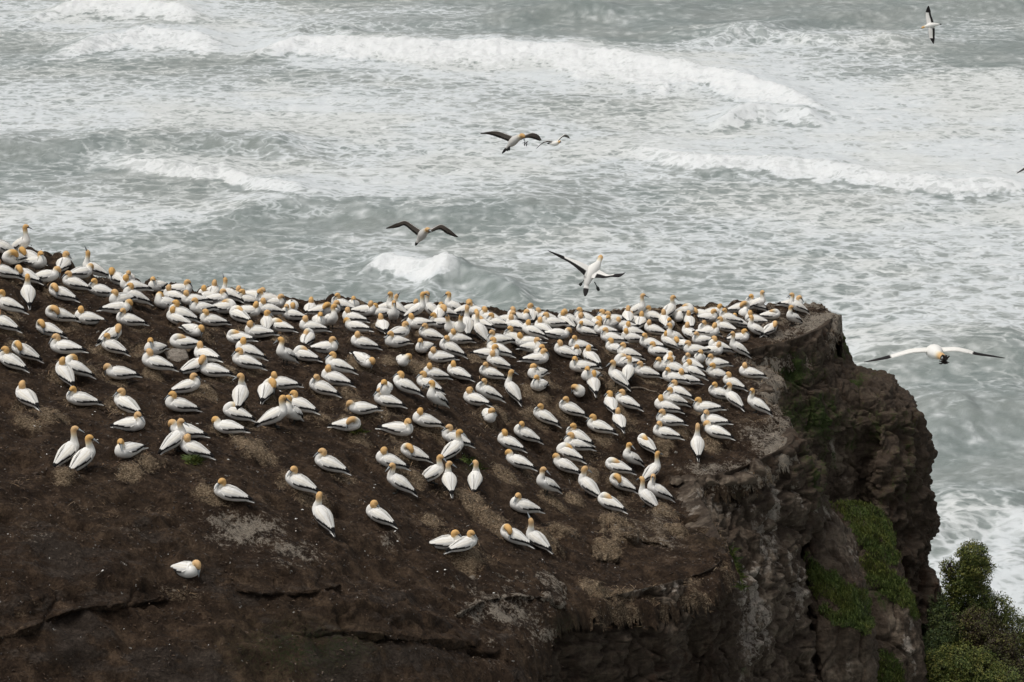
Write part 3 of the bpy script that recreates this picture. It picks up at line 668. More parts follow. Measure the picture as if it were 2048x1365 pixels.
E_cols = [
 [(1600,1000,73.5),(1630,1060,72.5),(1680,1150,71.5),(1710,1250,70.8),(1730,1365,70),(1730,1600,69.5)],
 [(1655,1004,73),(1675,1060,71.9),(1700,1150,70.8),(1726,1250,70),(1742,1365,69.2),(1745,1600,68.8)],
 [(1710,1004,73.4),(1735,1060,72),(1762,1160,70.9),(1790,1240,70.2),(1800,1365,69.5),(1802,1600,69)],
 [(1760,1020,74),(1780,1080,72.8),(1802,1170,71.4),(1822,1225,70.8),(1832,1290,70.2),(1842,1365,70),(1846,1600,69.4)],
 [(1788,1060,75),(1793,1112,74.2),(1818,1185,72.6),(1832,1232,71.8),(1842,1290,71.3),(1852,1365,71),(1856,1600,70.5)],
 [(1784,1066,78),(1790,1120,77.5),(1814,1195,77),(1828,1242,76.5),(1838,1300,76),(1848,1370,76),(1850,1600,75.5)],
]
E_paint = dict(moss=B_([(1740,1060,60,60,.7),(1780,1190,50,40,.7)]), pale=B_([(1810,1240,40,40,.9),(1820,1310,30,50,.9),(1730,1180,24,60,.6)]), guano=B_([(1815,1290,16,24,.8),(1825,1250,14,10,.6),(1830,1330,8,40,.5)]))
ridge2, WE = rock_face('rock_ridge', E_cols, 200, 200, 0.26, E_paint, 400)
# the shaded hillside under the shrubs
F_cols = [
 [(1740,1237,80),(1750,1272,79),(1770,1377,77),(1780,1712,72)],
 [(1830,1234,79),(1840,1274,77.5),(1850,1377,74.5),(1850,1712,68)],
 [(1900,1229,78),(1910,1296,76.5),(1915,1399,73.5),(1920,1734,66)],
 [(1965,1219,78),(1975,1296,76.5),(1980,1399,73.5),(1985,1734,66)],
 [(2030,1304,78),(2040,1354,76.5),(2050,1414,74.5),(2050,1734,67)],
 [(2120,1404,78),(2130,1434,77),(2140,1484,76),(2150,1734,69)],
 [(2140,1424,84),(2150,1454,84),(2160,1504,84),(2170,1734,84)],
]
hillside, WF = rock_face('hillside', F_cols, 120, 160, 0.5, dict(moss=lambda px, py: px * 0 + .8, pale=Z_, guano=Z_), 500)

# ------------------------------------------------------------------ grass on the ledges
def in_poly(px, py, poly):
    P = np.array(poly, float); ins = np.zeros(px.shape, bool)
    for a, b in zip(P, np.roll(P, -1, 0)):
        cr = (a[1] > py) != (b[1] > py)
        ins ^= cr & (px < a[0] + (py - a[1]) / (b[1] - a[1] + 1e-12) * (b[0] - a[0]))
    return ins
def tufts(base, n, h, w, seed, lean=0.5):
    r = np.random.RandomState(seed)
    i = r.randint(0, len(base), n); p = base[i] + r.normal(0, .03, (n, 3))
    hh = h * (0.5 + 0.8 * r.rand(n)); a = r.rand(n) * 6.283; ln = lean * r.rand(n)
    side = np.stack([np.cos(a), np.sin(a), 0 * a], 1) * (w * (0.6 + .8 * r.rand(n)))[:, None]
    up = np.stack([np.cos(a + 1.57) * ln, np.sin(a + 1.57) * ln, np.ones(n)], 1) * hh[:, None]
    mid = up * 0.55; tip = up + np.stack([np.cos(a + 1.57), np.sin(a + 1.57), -0.6 + 0 * a], 1) * (hh * ln * .7)[:, None]
    V = np.stack([p - side, p + side, p + mid + side * .75, p + tip, p + mid - side * .75], 1).reshape(-1, 3)
    k = np.arange(n)[:, None] * 5
    return V, k + np.array([[0, 1, 2, 3]]), k + np.array([[0, 2, 3, 4]])
def grass(name, W, polys, n, h, w, seed, mat, **props):
    px, py = project(W); m = np.zeros(px.shape, bool)
    for q in polys: m |= in_poly(px + 16 * fbm(px * .05, py * .05, 0, 3, 3), py + 16 * fbm(px * .05, py * .05, 9, 3, 3), q)
    base = W[m]
    V, F1, F2 = tufts(base, n, h, w, seed)
    F = np.vstack([F1, np.stack([F1[:, 0], F1[:, 2], F1[:, 3], F1[:, 3] + 1], 1)])
    F = F1
    me = mesh_np(name, V, F, mat, False)
    return obj(name, me, **props)
M_GRASS = mat_leaf('grass_blades', [(0.0, (0.032, 0.055, 0.010)), (0.5, (0.068, 0.102, 0.020)), (1.0, (0.13, 0.17, 0.045))], 1.5)
grass('grass', WE, [[(1662,1004),(1700,1000),(1745,1008),(1775,1040),(1785,1080),(1796,1120),(1778,1135),(1752,1112),(1722,1098),(1708,1070),(1696,1040),(1672,1024)],
     [(1722,1120),(1760,1135),(1800,1160),(1818,1190),(1842,1225),(1832,1232),(1800,1210),(1770,1200),(1735,1165)],
     [(1748,1300),(1775,1305),(1800,1330),(1806,1365),(1806,1420),(1745,1420)],[(1726,1110),(1760,1120),(1770,1140),(1740,1130)]], 46000, 0.085, 0.009, 5, M_GRASS, kind='stuff')
grass('grass', WD, [[(1616,1122),(1640,1130),(1690,1166),(1722,1182),(1738,1200),(1742,1240),(1738,1270),(1722,1262),(1690,1248),(1655,1240),(1640,1220),(1690,1225),(1622,1180)]], 28000, 0.08, 0.009, 6, M_GRASS, kind='stuff')
px_, py_ = project(WF)
grass('grass', WF, [[(1800,1200),(1880,1200),(1880,1260),(1820,1262)]], 9000, 0.10, 0.010, 7, M_GRASS, kind='stuff')
# small green tufts among the nests, and dead straw everywhere on the ground
def tuft_thing(px, py, r, n, seed, label):
    n = n * 2
    c = ground(px, py); rr = np.random.RandomState(seed)
    b = np.clip(np.stack([rr.normal(0, r * .6, 300), rr.normal(0, r * .6, 300)], 1), -r, r)
    base = np.array([[x, y, zat(c[0] + x, c[1] + y) - c[2]] for x, y in b])
    V, F, _ = tufts(base, n, 0.10, 0.008, seed, 1.1)
    o = obj('grass_tuft', mesh_np('grass_tuft', V, F, M_GRASS, False), loc=tuple(c)); o['label'] = label; o['category'] = 'grass tuft'
tuft_thing(388, 925, .10, 160, 1, 'small green grass tuft below the pair of gannets on the left slope')
tuft_thing(944, 934, .16, 260, 2, 'green grass tuft on bare soil beside the head-down gannet at mid slope')
tuft_thing(710, 862, .10, 70, 3, 'thin green grass under a preening gannet left of the middle slope')
tuft_thing(1472, 1135, .14, 200, 4, 'green weed tuft hanging at the corner of the near cliff edge')
# ------------------------------------------------------------------ sea
FX = np.array([0,128,256,384,512,640,768,896,1024,1152,1280,1408,1536,1664,1792,1920,2048.])
FOAM = [
(-60,[.1,.2,.3,.2,.1,0,0,0,0,0,0,0,0,0,0,0,0]),
(0, [.45,.5,.75,.6,.3,.1,.1,.05,0,0,0,0,0,0,0,0,0]),
(25,[.55,.65,.95,.9,.55,.45,.45,.40,.05,0,0,0,0,0,0,.1,.1]),
(50,[.55,.7,.5,.4,.6,.5,.2,.05,0,0,0,0,0,.05,.1,.3,.3]),
(75,[.2,.45,.85,.85,.75,.55,.35,.25,.1,.05,0,.35,.55,.6,.45,.2,.1]),
(100,[.15,.3,.8,.8,.75,.9,.9,.9,.85,.65,.3,.55,.6,.5,.3,.05,.02]),
(125,[.25,.3,.25,.15,.2,.8,.9,.9,.9,.9,.85,.8,.7,.5,.55,.1,.05]),
(150,[.35,.4,.35,.3,.3,.3,.5,.8,.9,.9,.9,.9,.85,.5,.25,.5,.6]),
(175,[.45,.5,.5,.5,.5,.5,.5,.45,.45,.8,.9,.9,.9,.85,.75,.7,.7]),
(200,[.6,.6,.65,.65,.7,.7,.65,.6,.45,.4,.4,.5,.85,.85,.8,.75,.75]),
(225,[.62,.68,.65,.62,.65,.75,.7,.68,.55,.42,.4,.75,.8,.78,.75,.75,.7]),
(250,[.70,.72,.7,.7,.65,.68,.65,.6,.5,.5,.55,.65,.75,.78,.75,.75,.75]),
(275,[.42,.35,.5,.42,.5,.6,.68,.65,.6,.6,.6,.65,.7,.75,.75,.75,.78]),
(300,[.2,.25,.35,.3,.35,.55,.6,.65,.65,.65,.7,.78,.75,.78,.8,.8,.8]),
(325,[.25,.25,.6,.6,.6,.5,.6,.6,.65,.55,.65,.85,.85,.85,.85,.8,.82]),
(350,[.25,.3,.2,.4,.7,.7,.68,.6,.55,.5,.5,.5,.5,.75,.85,.85,.85]),
(375,[.2,.2,.2,.25,.5,.75,.75,.68,.45,.38,.38,.42,.42,.48,.6,.8,.85]),
(400,[.4,.5,.35,.3,.6,.75,.78,.62,.38,.32,.32,.38,.42,.5,.58,.6,.68]),
(425,[.68,.7,.66,.58,.5,.32,.25,.32,.25,.28,.32,.42,.5,.58,.6,.6,.65]),
(450,[.58,.58,.58,.4,.25,.18,.18,.22,.28,.32,.38,.45,.5,.52,.56,.6,.65]),
(475,[.3,.22,.22,.22,.18,.18,.22,.26,.32,.42,.46,.5,.5,.52,.56,.6,.6]),
(500,[.2,.24,.2,.2,.2,.26,.32,.36,.5,.54,.5,.46,.46,.5,.56,.6,.6]),
(525,[.15,.15,.15,.16,.16,.22,.25,.25,.40,.42,.38,.38,.38,.46,.52,.58,.6]),
(550,[.15,.15,.15,.16,.16,.2,.22,.22,.24,.28,.3,.32,.36,.46,.5,.54,.55]),
(575,[.15,.15,.15,.16,.18,.2,.18,.2,.22,.24,.26,.3,.4,.48,.5,.5,.5]),
(600,[.15,.15,.15,.15,.16,.18,.2,.22,.24,.24,.26,.3,.46,.52,.54,.54,.54]),
(650,[.15,.15,.15,.15,.15,.18,.2,.22,.24,.24,.26,.3,.5,.6,.58,.55,.52]),
(700,[.15,.15,.15,.15,.15,.18,.2,.22,.24,.24,.26,.3,.5,.6,.5,.32,.28]),
(750,[.15,.15,.15,.15,.15,.18,.2,.22,.24,.24,.26,.3,.4,.4,.28,.2,.24]),
(820,[.1]*13+[.14,.14,.12,.12]), (900,[.05]*17), (980,[.06]*15+[.06,.08]), (1020,[.1]*15+[.30,.34]), (1050,[.2]*14+[.3,.50,.52]),
(1100,[.3]*14+[.4,.60,.62]),(1200,[.3]*14+[.5,.66,.68]),(1300,[.3]*14+[.5,.68,.7]),(1500,[.4]*14+[.5,.68,.7])]
FYs = np.array([r[0] for r in FOAM], float); FT = np.array([r[1] for r in FOAM], float)
def foam_at(px, py):
    fy = np.interp(py, FYs, np.arange(len(FYs))); fx = np.clip(px, 0, 2047) / 128.0
    i = np.clip(fx.astype(int), 0, 15); j = np.clip(fy.astype(int), 0, len(FYs) - 2)
    a = fx - i; b = fy - j; a = a * a * (3 - 2 * a); b = b * b * (3 - 2 * b)
    return (FT[j, i] * (1 - a) + FT[j, i + 1] * a) * (1 - b) + (FT[j + 1, i] * (1 - a) + FT[j + 1, i + 1] * a) * b
def sea_pt(px, py):
    dx, dy, dz = ray(px, py); t = -CAM_H / dz
    return np.array([dx * t, dy * t])
# rows follow the perspective so that detail is even; columns fan out from the shore
rows_py = np.concatenate([np.linspace(1560, 760, 330), np.linspace(759, -120, 640)])
_, ddy, ddz = ray(1024, rows_py)
SYr = -CAM_H / ddz * ddy
NSX = 640
sfan = np.linspace(-0.205, 0.205, NSX)
SX = SYr[:, None] * sfan[None]; SY = np.repeat(SYr[:, None], NSX, 1)
SZ = 0.34 * fbm(SX * .045, SY * .085, 0, 3, 601) + 0.20 * fbm(SX * .16, SY * .34, 0, 4, 611) + 0.075 * ridged(SX * .45, SY * .9, 0, 4, 617)
churn = np.zeros_like(SX)
# crest: photo pixels along the crest; h height (m); lf/lb length of front and back slope; br how much of it is breaking
WAVES = [
 ([(500,112),(530,92),(600,80),(700,80),(780,84),(1024,86),(1180,100),(1300,120),(1420,140),(1520,165),(1600,190),(1660,215)], 1.15, 6, 16, 1.0, [4,6,11,17,21,22,32,30,26,18,10,5]),
 ([(120,96),(180,84),(240,72),(300,62),(400,70),(470,84)], 1.2, 6, 14, .85, 15),
 ([(60,40),(120,14),(180,2),(300,2),(360,12),(430,26)], 1.2, 6, 14, .9, 15),
 ([(215,322),(250,317),(300,322),(360,332),(420,336),(450,332),(480,345),(520,366),(580,382),(640,394)], 0.8, 2.6, 9, .75, 5.5),
 ([(1235,288),(1300,298),(1380,315),(1480,318),(1600,324),(1700,338),(1780,352),(1900,362),(2080,360)], 0.9, 3.5, 10, .85, 8),
 ([(728,534),(752,524),(790,520),(840,530),(880,538),(925,546)], .95, 2.2, 6, 1.0, [1.5,3.5,5.5,6.5,5.5,1.5]),
 ([(850,556),(890,540),(925,534),(960,548),(1000,560),(1060,576)], 1.4, 3.0, 5, 0, 1),
 ([(-60,282),(120,288),(260,276),(380,268),(520,274),(640,292)], 1.5, 4.5, 12, 0, 1),
 ([(430,420),(540,402),(650,398),(760,408),(900,414),(1060,404),(1200,412)], 1.4, 5, 12, 0, 1),
 ([(1420,236),(1470,222),(1540,216),(1640,226)], 1.3, 3, 8, .55, 6),
 ([(1300,62),(1500,58),(1640,30),(1800,14),(1960,8),(2100,4)], 1.4, 5, 12, 0, 1),
 ([(1380,84),(1440,70),(1500,66),(1640,74),(1840,70)], 1.3, 3, 8, .35, 5),
 ([(980,30),(1180,16),(1400,14)], 1.4, 6, 12, 0, 1), ([(1020,40),(1120,22),(1240,26)], 1.0, 4, 8, 0, 1),
 ([(1690,700),(1800,690),(1920,684),(2080,686)], 1.3, 5, 9, 0, 1),
 ([(1820,856),(1900,830),(1980,812),(2080,800)], 1.1, 4, 8, 0, 1),
 ([(1820,838),(1870,818),(1940,822)], .7, 2.5, 5, 0, 1),
 ([(1800,1070),(1880,1036),(1940,1026),(2000,1024),(2080,1030)], .9, 2.6, 6, .22, 3),
 ([(1870,1180),(1960,1150),(2080,1130)], .5, 2.6, 5, 0, 3), ([(1850,1010),(1960,1000),(2080,990)], .4, 2.0, 5, 0, 3),
 ([(600,60),(700,48),(900,46),(1020,36)], 1.0, 4, 8, .2, 4), ([(580,70),(640,62),(720,66)], .9, 3, 6, 0, 1),
]
foam_extra = np.zeros_like(SX); foam_less = np.zeros_like(SX)
for k, (pts, h, lf, lb, br, ft) in enumerate(WAVES):
    q = np.array([sea_pt(*p) for p in pts]); o_ = np.argsort(q[:, 0]); q = q[o_]
    ins = (SX > q[0, 0] - 6) & (SX < q[-1, 0] + 6)
    if not ins.any(): continue
    yc = np.interp(SX, q[:, 0], q[:, 1]) + 0.9 * fbm(SX * .22, SY * .02, k, 3, 700 + k) * (1 if br else .6) + (.45 * fbm(SX * .9, k, 0, 3, 760 + k) if br else 0)
    e_ = min(6.0, .2 * (q[-1, 0] - q[0, 0])); ends = smooth(q[0, 0] - e_ * .5, q[0, 0] + e_, SX) * smooth(q[-1, 0] + e_ * .5, q[-1, 0] - e_, SX)
    yc = yc - h * .85 * yc / CAM_H          # a crest h high is seen farther out than it stands
    d = SY - yc
    f = np.where(d < 0, np.exp(-(d / lf) ** 2), np.exp(-(d / lb) ** 2))
    hm = h * ends * (.9 + .35 * fbm(SX * .16, k, 0, 3, 720) * (1.3 if br else .8))
    SZ = SZ + hm * f
    if br:
        fl = np.interp(SX, q[:, 0], np.array(ft, float)[o_]) if isinstance(ft, list) else ft
        foot = fl * (0.75 + .55 * noise(SX * .14, k * 3.1, 0, 730) + .35 * noise(SX * .5, SY * .3, k, 731) + .2 * noise(SX * 1.7, SY, k, 732))
        m = smooth(-foot - 2.2, -foot * .55, d) * smooth(1.8, 0.0, d + 0.5 * noise(SX * .8, SY * .8, 0, 733)) * ends
        mm_ = smooth(.02, .95, m + (.6 * fbm(SX * .5, SY * .4, k, 4, 750) + .35 * fbm(SX * .15, SY * .12, k, 2, 751)) * (1 - m * .45))
        churn = np.maximum(churn, br * mm_ * np.clip(.86 + .35 * fbm(SX * .35, SY * .3, k, 4, 770), .3, 1))
        SZ = SZ + br * m * ends * h * 0.20 * (ridged(SX * .45, SY * .55, 0, 5, 740) - .5) + br * m * ends * .10 * fbm(SX * 2.2, SY * 2.2, 0, 3, 741)
        SZ = SZ + br * m * ends * h * 0.16 * smooth(-foot, -foot * .35, d)
        foam_extra = np.maximum(foam_extra, br * .9 * smooth(14, 0, d) * smooth(-foot * 1.7 - 3, -foot * .8, d) * ends)
        foam_less = np.maximum(foam_less, .5 * ends * smooth(-foot - 3.5, -foot - .5, d) * smooth(-foot + .4, -foot - .4, d) * (br > .5))
    elif h > .8:
        foam_less = np.maximum(foam_less, .16 * smooth(-2.4 * lf, -.9 * lf, d) * smooth(.4, -.6, d) * ends)
px, py = project(np.stack([SX, SY, SX * 0], -1))
wob = 10 * fbm(SX * .08, SY * .08, 0, 3, 800)
foam = np.clip(0.06 + np.maximum(foam_at(px + 3 * wob, py + wob), foam_extra) - foam_less + 0.10 * fbm(SX * .06, SY * .1, 0, 4, 810), 0, 1)
foam = foam - .42 * np.exp(-foam / .08)
V = np.stack([SX, SY, SZ], -1)
F = grid_faces(len(rows_py), NSX)
# the rest of the sea, out to the horizon, a little lower so that it never shows through
big = np.array([[-9000, -300, -2.2], [9000, -300, -2.2], [9000, 15000, -2.2], [-9000, 15000, -2.2]], float)
n0 = V.reshape(-1, 3).shape[0]
Vall = np.vstack([V.reshape(-1, 3), big]); Fall = np.vstack([F, [[n0, n0 + 1, n0 + 2, n0 + 3]]])
me = mesh_np('sea', Vall, Fall, M_SEA, True, dict(foam=np.r_[foam.ravel(), [.3] * 4], churn=np.r_[churn.ravel(), [0] * 4]))
obj('sea', me, kind='structure')
# ------------------------------------------------------------------ gannets
WHITE = np.array([0.86, 0.845, 0.80]); BUFF = np.array([0.70, 0.44, 0.195]); CREAM = np.array([0.78, 0.68, 0.49])
BLACK = np.array([0.012, 0.011, 0.011]); GREY = np.array([0.38, 0.41, 0.42]); LORE = np.array([0.02, 0.022, 0.026])
def loft(rings, nseg=14, nr=44, up0=(0, 0, 1)):
    """rings: (x, y, z, half height, half width, orange 0..1) -> one continuous skin"""
    Rr = catmull(np.array(rings, float), nr)
    C = Rr[:, :3]; T = np.gradient(C, axis=0); T /= np.linalg.norm(T, axis=1, keepdims=True) + 1e-9
    up = np.array(up0, float); ups = []
    for t in T:
        up = up - t * (up @ t); up /= np.linalg.norm(up) + 1e-9; ups.append(up.copy())
    ups = np.array(ups); side = np.cross(T, ups)
    a = np.linspace(0, 2 * np.pi, nseg, endpoint=False)
    V = C[:, None] + ups[:, None] * (np.cos(a)[None, :, None] * np.maximum(Rr[:, 3], .004)[:, None, None]) \
        + side[:, None] * (np.sin(a)[None, :, None] * np.maximum(Rr[:, 4], .004)[:, None, None])
    i = np.arange(nr * nseg).reshape(nr, nseg); j = np.roll(i, -1, 1)
    F = np.stack([i[:-1], j[:-1], j[1:], i[1:]], -1).reshape(-1, 4)
    n = nr * nseg
    V = np.vstack([V.reshape(-1, 3), C[:1], C[-1:]])
    capA = np.stack([np.full(nseg, n), i[0], j[0], j[0]], 1); capB = np.stack([np.full(nseg, n + 1), j[-1], i[-1], i[-1]], 1)
    tri = np.vstack([capA[:, [0, 2, 1]], capB[:, [0, 2, 1]]])
    ring = np.r_[np.repeat(np.arange(nr), nseg), 0, nr - 1]; ang = np.r_[np.tile(a, nr), 0, 0]
    return V, F, tri, Rr, ring, ang, T, ups
def mesh_mix(name, V, quads, tris, mat, col):
    V = np.asarray(V, float); faces = [tuple(q) for q in np.asarray(quads)] + [tuple(t) for t in np.asarray(tris)]
    me = bpy.data.meshes.new(name); me.from_pydata([tuple(v) for v in V], [], faces); me.update()
    me.polygons.foreach_set('use_smooth', np.ones(len(me.polygons), bool))
    c = me.color_attributes.new('Col', 'FLOAT_COLOR', 'POINT')
    col = np.hstack([np.asarray(col, float), np.ones((len(V), 1))])
    c.data.foreach_set('color', col.astype(np.float32).ravel()); me.materials.append(mat); return me

TORSO = [(-.37, 0, .118, .020, .032), (-.29, 0, .126, .055, .066), (-.16, 0, .132, .100, .116), (0, 0, .135, .130, .140), (.10, 0, .145, .128, .136)]
def pitch_pts(P, a, lift):
    P = np.array(P, float); x = P[:, 0] - 0.0; z = P[:, 2] - .12
    c, s = math.cos(a), math.sin(a)
    Q = P.copy(); Q[:, 0] = x * c - z * s; Q[:, 2] = .12 + x * s + z * c + lift
    return Q
# neck and head rings, relative to the chest: dx, dy, dz, half height, half width, orange
def yawed(L, psi):
    out = []
    n = len(L)
    for k, (x, y, z, h, w, o) in enumerate(L):
        f = min(1, max(0, (k - 1) / 3.0)); a = psi * f; c, s = math.cos(a), math.sin(a)
        cx = .035
        out.append((cx + (x - cx) * c - y * s, (x - cx) * s + y * c, z, h, w, o))
    return out
N_REST = [(.062,0,.018,.112,.120,0),(.074,0,.070,.086,.090,0),(.045,0,.118,.066,.064,.15),(.020,0,.155,.058,.056,.75),(.024,0,.190,.056,.053,1),(.055,0,.206,.050,.046,1),(.092,0,.186,.036,.033,1),(.112,0,.166,.021,.020,.8)]
N_TALL = [(.055,0,.028,.108,.116,0),(.068,0,.095,.078,.082,0),(.050,0,.165,.056,.056,.1),(.036,0,.225,.050,.049,.6),(.036,0,.275,.050,.048,1),(.064,0,.300,.048,.045,1),(.104,0,.284,.036,.033,1),(.126,0,.268,.021,.020,.8)]
N_UP = [(.050,0,.030,.105,.112,0),(.060,0,.110,.072,.076,0),(.052,0,.190,.052,.052,.1),(.045,0,.265,.046,.046,.6),(.045,0,.330,.048,.046,1),(.072,0,.360,.047,.044,1),(.114,0,.352,.035,.032,1),(.137,0,.342,.021,.020,.8)]
N_SKY = [(.050,0,.030,.105,.112,0),(.062,0,.100,.072,.076,0),(.062,0,.175,.053,.053,.1),(.065,0,.240,.047,.047,.6),(.074,0,.292,.049,.047,1),(.090,0,.325,.046,.043,1),(.110,0,.350,.034,.032,1),(.122,0,.366,.021,.020,.8)]
N_BOW = [(.068,0,.018,.110,.118,0),(.100,0,.062,.084,.088,0),(.112,0,.108,.064,.062,.15),(.130,0,.132,.057,.055,.75),(.158,0,.128,.056,.053,1),(.178,0,.096,.050,.046,1),(.182,0,.058,.036,.033,1),(.181,0,.034,.021,.020,.8)]
def n_preen(s): return [(.065,0,.022,.110,.118,0),(.078,.012*s,.078,.082,.086,0),(.058,.050*s,.130,.064,.062,.2),(.016,.098*s,.158,.058,.056,.8),(-.030,.134*s,.148,.057,.053,1),(-.062,.152*s,.112,.050,.046,1),(-.078,.160*s,.072,.036,.033,1),(-.084,.163*s,.048,.021,.020,.8)]
def n_sleep(s): return [(.062,0,.024,.110,.120,0),(.060,.0,.078,.084,.090,0),(.020,.020*s,.122,.066,.066,0),(-.040,.034*s,.132,.056,.056,.45),(-.095,.038*s,.120,.050,.050,1),(-.140,.036*s,.104,.040,.038,1),(-.170,.034*s,.090,.030,.028,.5),(-.19,.034*s,.080,.02,.018,.2)]
BODY_CACHE = {}
def bird_meshes(pose, yaw):
    key = (pose, yaw)
    if key in BODY_CACHE: return BODY_CACHE[key]
    stand = pose in 'TA'
    a, lift = {'S': (R(9), 0), 'T': (R(30), .10), 'A': (R(36), .10), 'P': (R(10), 0), 'Z': (R(6), -.005), 'D': (R(4), .01), 'K': (R(14), .01), 'U': (R(34), .10)}[pose]
    T = pitch_pts(TORSO, a, lift)
    psi = R(yaw)
    if pose == 'S': N = yawed(N_REST, psi)
    elif pose == 'T': N = yawed(N_TALL, psi)
    elif pose == 'A': N = yawed(N_UP, psi)
    elif pose == 'K': N = yawed(N_SKY, psi)
    elif pose == 'D': N = yawed(N_BOW, psi)
    elif pose == 'P': N = n_preen(1 if yaw >= 0 else -1)
    else: N = n_sleep(1 if yaw >= 0 else -1)
    ch = T[-1]
    fat = [1, 1.02, 1.10, 1.16, 1.18, 1.16, 1.15, 1.15]
    N = [(x, y, z, h * g_, w * g_, min(1, o * 1.25) if o < .9 else o) for (x, y, z, h, w, o), g_ in zip(N, fat)]
    rings = [(*t[:3], t[3], t[4], 0) for t in T] + [(ch[0] + x, y, ch[2] + z, h, w, o) for x, y, z, h, w, o in N]
    V, F, tri, Rr, ring, ang, Tn, ups = loft(rings)
    o = np.clip(Rr[ring, 5], 0, 1)[:, None]
    col = WHITE * (1 - np.clip(o * 2, 0, 1)) + CREAM * np.clip(o * 2, 0, 1)
    col = np.where(o > .5, CREAM * (2 - 2 * o) + BUFF * (2 * o - 1), col)
    u = ring / (len(Rr) - 1)
    if pose != 'Z':
        lore = (u > .965) | ((u > .93) & (np.abs(np.abs(((ang + np.pi) % (2 * np.pi)) - np.pi) - 1.45) < .40))
        col[lore] = LORE
        eye = (u > .915) & (u < .94) & (np.abs(np.abs(((ang + np.pi) % (2 * np.pi)) - np.pi) - 1.35) < .3)
        col[eye] = GREY * 0.9
    body = mesh_mix('body', V, F, tri, M_PLUME, col)
    # bill: a long straight wedge with a slightly hooked tip
    C = Rr[-1, :3]; d = Tn[-1]; 
    bl = .130
    br = [(*(C - d * .008), .025, .022, 0), (*(C + d * .03), .020, .0175, 0), (*(C + d * .08), .012, .0105, 0), (*(C + d * bl - np.array([0, 0, .004])), .003, .003, 0)]
    bV, bF, bT, bR, bring, bang, _, _ = loft(br, 8, 10, tuple(ups[-1]))
    bc = np.tile(GREY, (len(bV), 1)); bc[(np.abs(np.abs(((bang + np.pi) % (2 * np.pi)) - np.pi) - 1.57) < .2)] = LORE * 2
    bill = None if pose == 'Z' else mesh_mix('bill', bV, bF, bT, M_BILL, bc)
    wings = [wing_mesh(s, a, lift) for s in (1, -1)]
    tail = tail_mesh(a, lift)
    legs = [leg_mesh(s, lift) for s in (1, -1)] if stand else []
    BODY_CACHE[key] = (body, bill, wings, tail, legs)
    return BODY_CACHE[key]
WC = {}
def wing_mesh(s, a, lift):
    k = ('w', s, round(a, 3), lift)
    if k in WC: return WC[k]
    xt = [.15, .10, .02, -.10, -.22, -.33, -.40, -.455]; rvt = [.085, .118, .142, .138, .100, .058, .028, .008]; rlt = [.100, .132, .156, .152, .112, .066, .032, .010]
    zt = [.140, .138, .135, .134, .140, .150, .158, .162]; p0 = [40, 22, 12, 8, 8, 6, 0, -10]; p1 = [56, 78, 90, 88, 82, 80, 92, 150]
    U = np.linspace(0, 1, 34); xs = np.interp(U, np.linspace(0, 1, 8), xt); order = np.argsort(xt)
    g = lambda t: np.interp(xs, np.array(xt)[order], np.array(t, float)[order])
    rv, rl, zc, f0, f1 = g(rvt), g(rlt), g(zt), g(p0), g(p1)
    K = np.linspace(0, 1, 12)
    ph = np.radians(f0[:, None] + (f1 - f0)[:, None] * K[None])
    ridge = 1 + .035 * np.sin(K * 3.1)[None] * np.sin(U * 3.1)[:, None] + .020 * np.sin(K * 13)[None] * (U[:, None] > .1)
    X = np.repeat(xs[:, None], 12, 1) - .05 * K[None] * np.clip((.2 - U)[:, None], 0, 1)
    P = np.stack([X, s * (rl[:, None] * 1.05 + .006) * np.sin(ph) * ridge, zc[:, None] + (rv[:, None] * 1.05 + .006) * np.cos(ph) * ridge], -1)
    I = P.copy(); I[..., 1] *= .86; I[..., 2] = zc[:, None] + (I[..., 2] - zc[:, None]) * .86
    nr, nc = 34, 12
    Fo = grid_faces(nr, nc); Fi = grid_faces(nr, nc)[:, ::-1] + nr * nc
    idx = np.arange(nr * nc).reshape(nr, nc)
    b = np.r_[idx[0, :-1], idx[:-1, -1], idx[-1, :0:-1], idx[:0:-1, 0]]; b2 = np.roll(b, -1)
    Fe = np.stack([b, b2, b2 + nr * nc, b + nr * nc], 1)
    V = np.vstack([P.reshape(-1, 3), I.reshape(-1, 3)])
    uu = np.repeat(U[:, None], 12, 1); kk = np.repeat(K[None], 34, 0)
    jag = .05 * noise(uu * 16, kk * 3, s, 5)
    blk = ((kk > .84 - .22 * smooth(.32, .78, uu) + jag) & (uu > .27)) | (uu > .72 + jag)
    tert = (uu < .78 + jag) & (kk < .50)
    blk = blk & ~tert
    c = np.where(blk[..., None], BLACK, WHITE * (.985 - .05 * smooth(.5, .7, kk)[..., None]))
    seam = (np.abs(kk - .30 - .08 * uu) < .045) | (np.abs(kk - .58) < .04) & (uu < .6)
    c = np.where((seam & ~blk)[..., None], c * np.array([.90, .86, .78]), c)
    c = np.vstack([c.reshape(-1, 3)] * 2)
    V = pitch_pts(V, a, lift)
    F = np.vstack([Fo, Fi, Fe])
    WC[k] = mesh_mix('wing', V, F, [], M_PLUME, c); return WC[k]
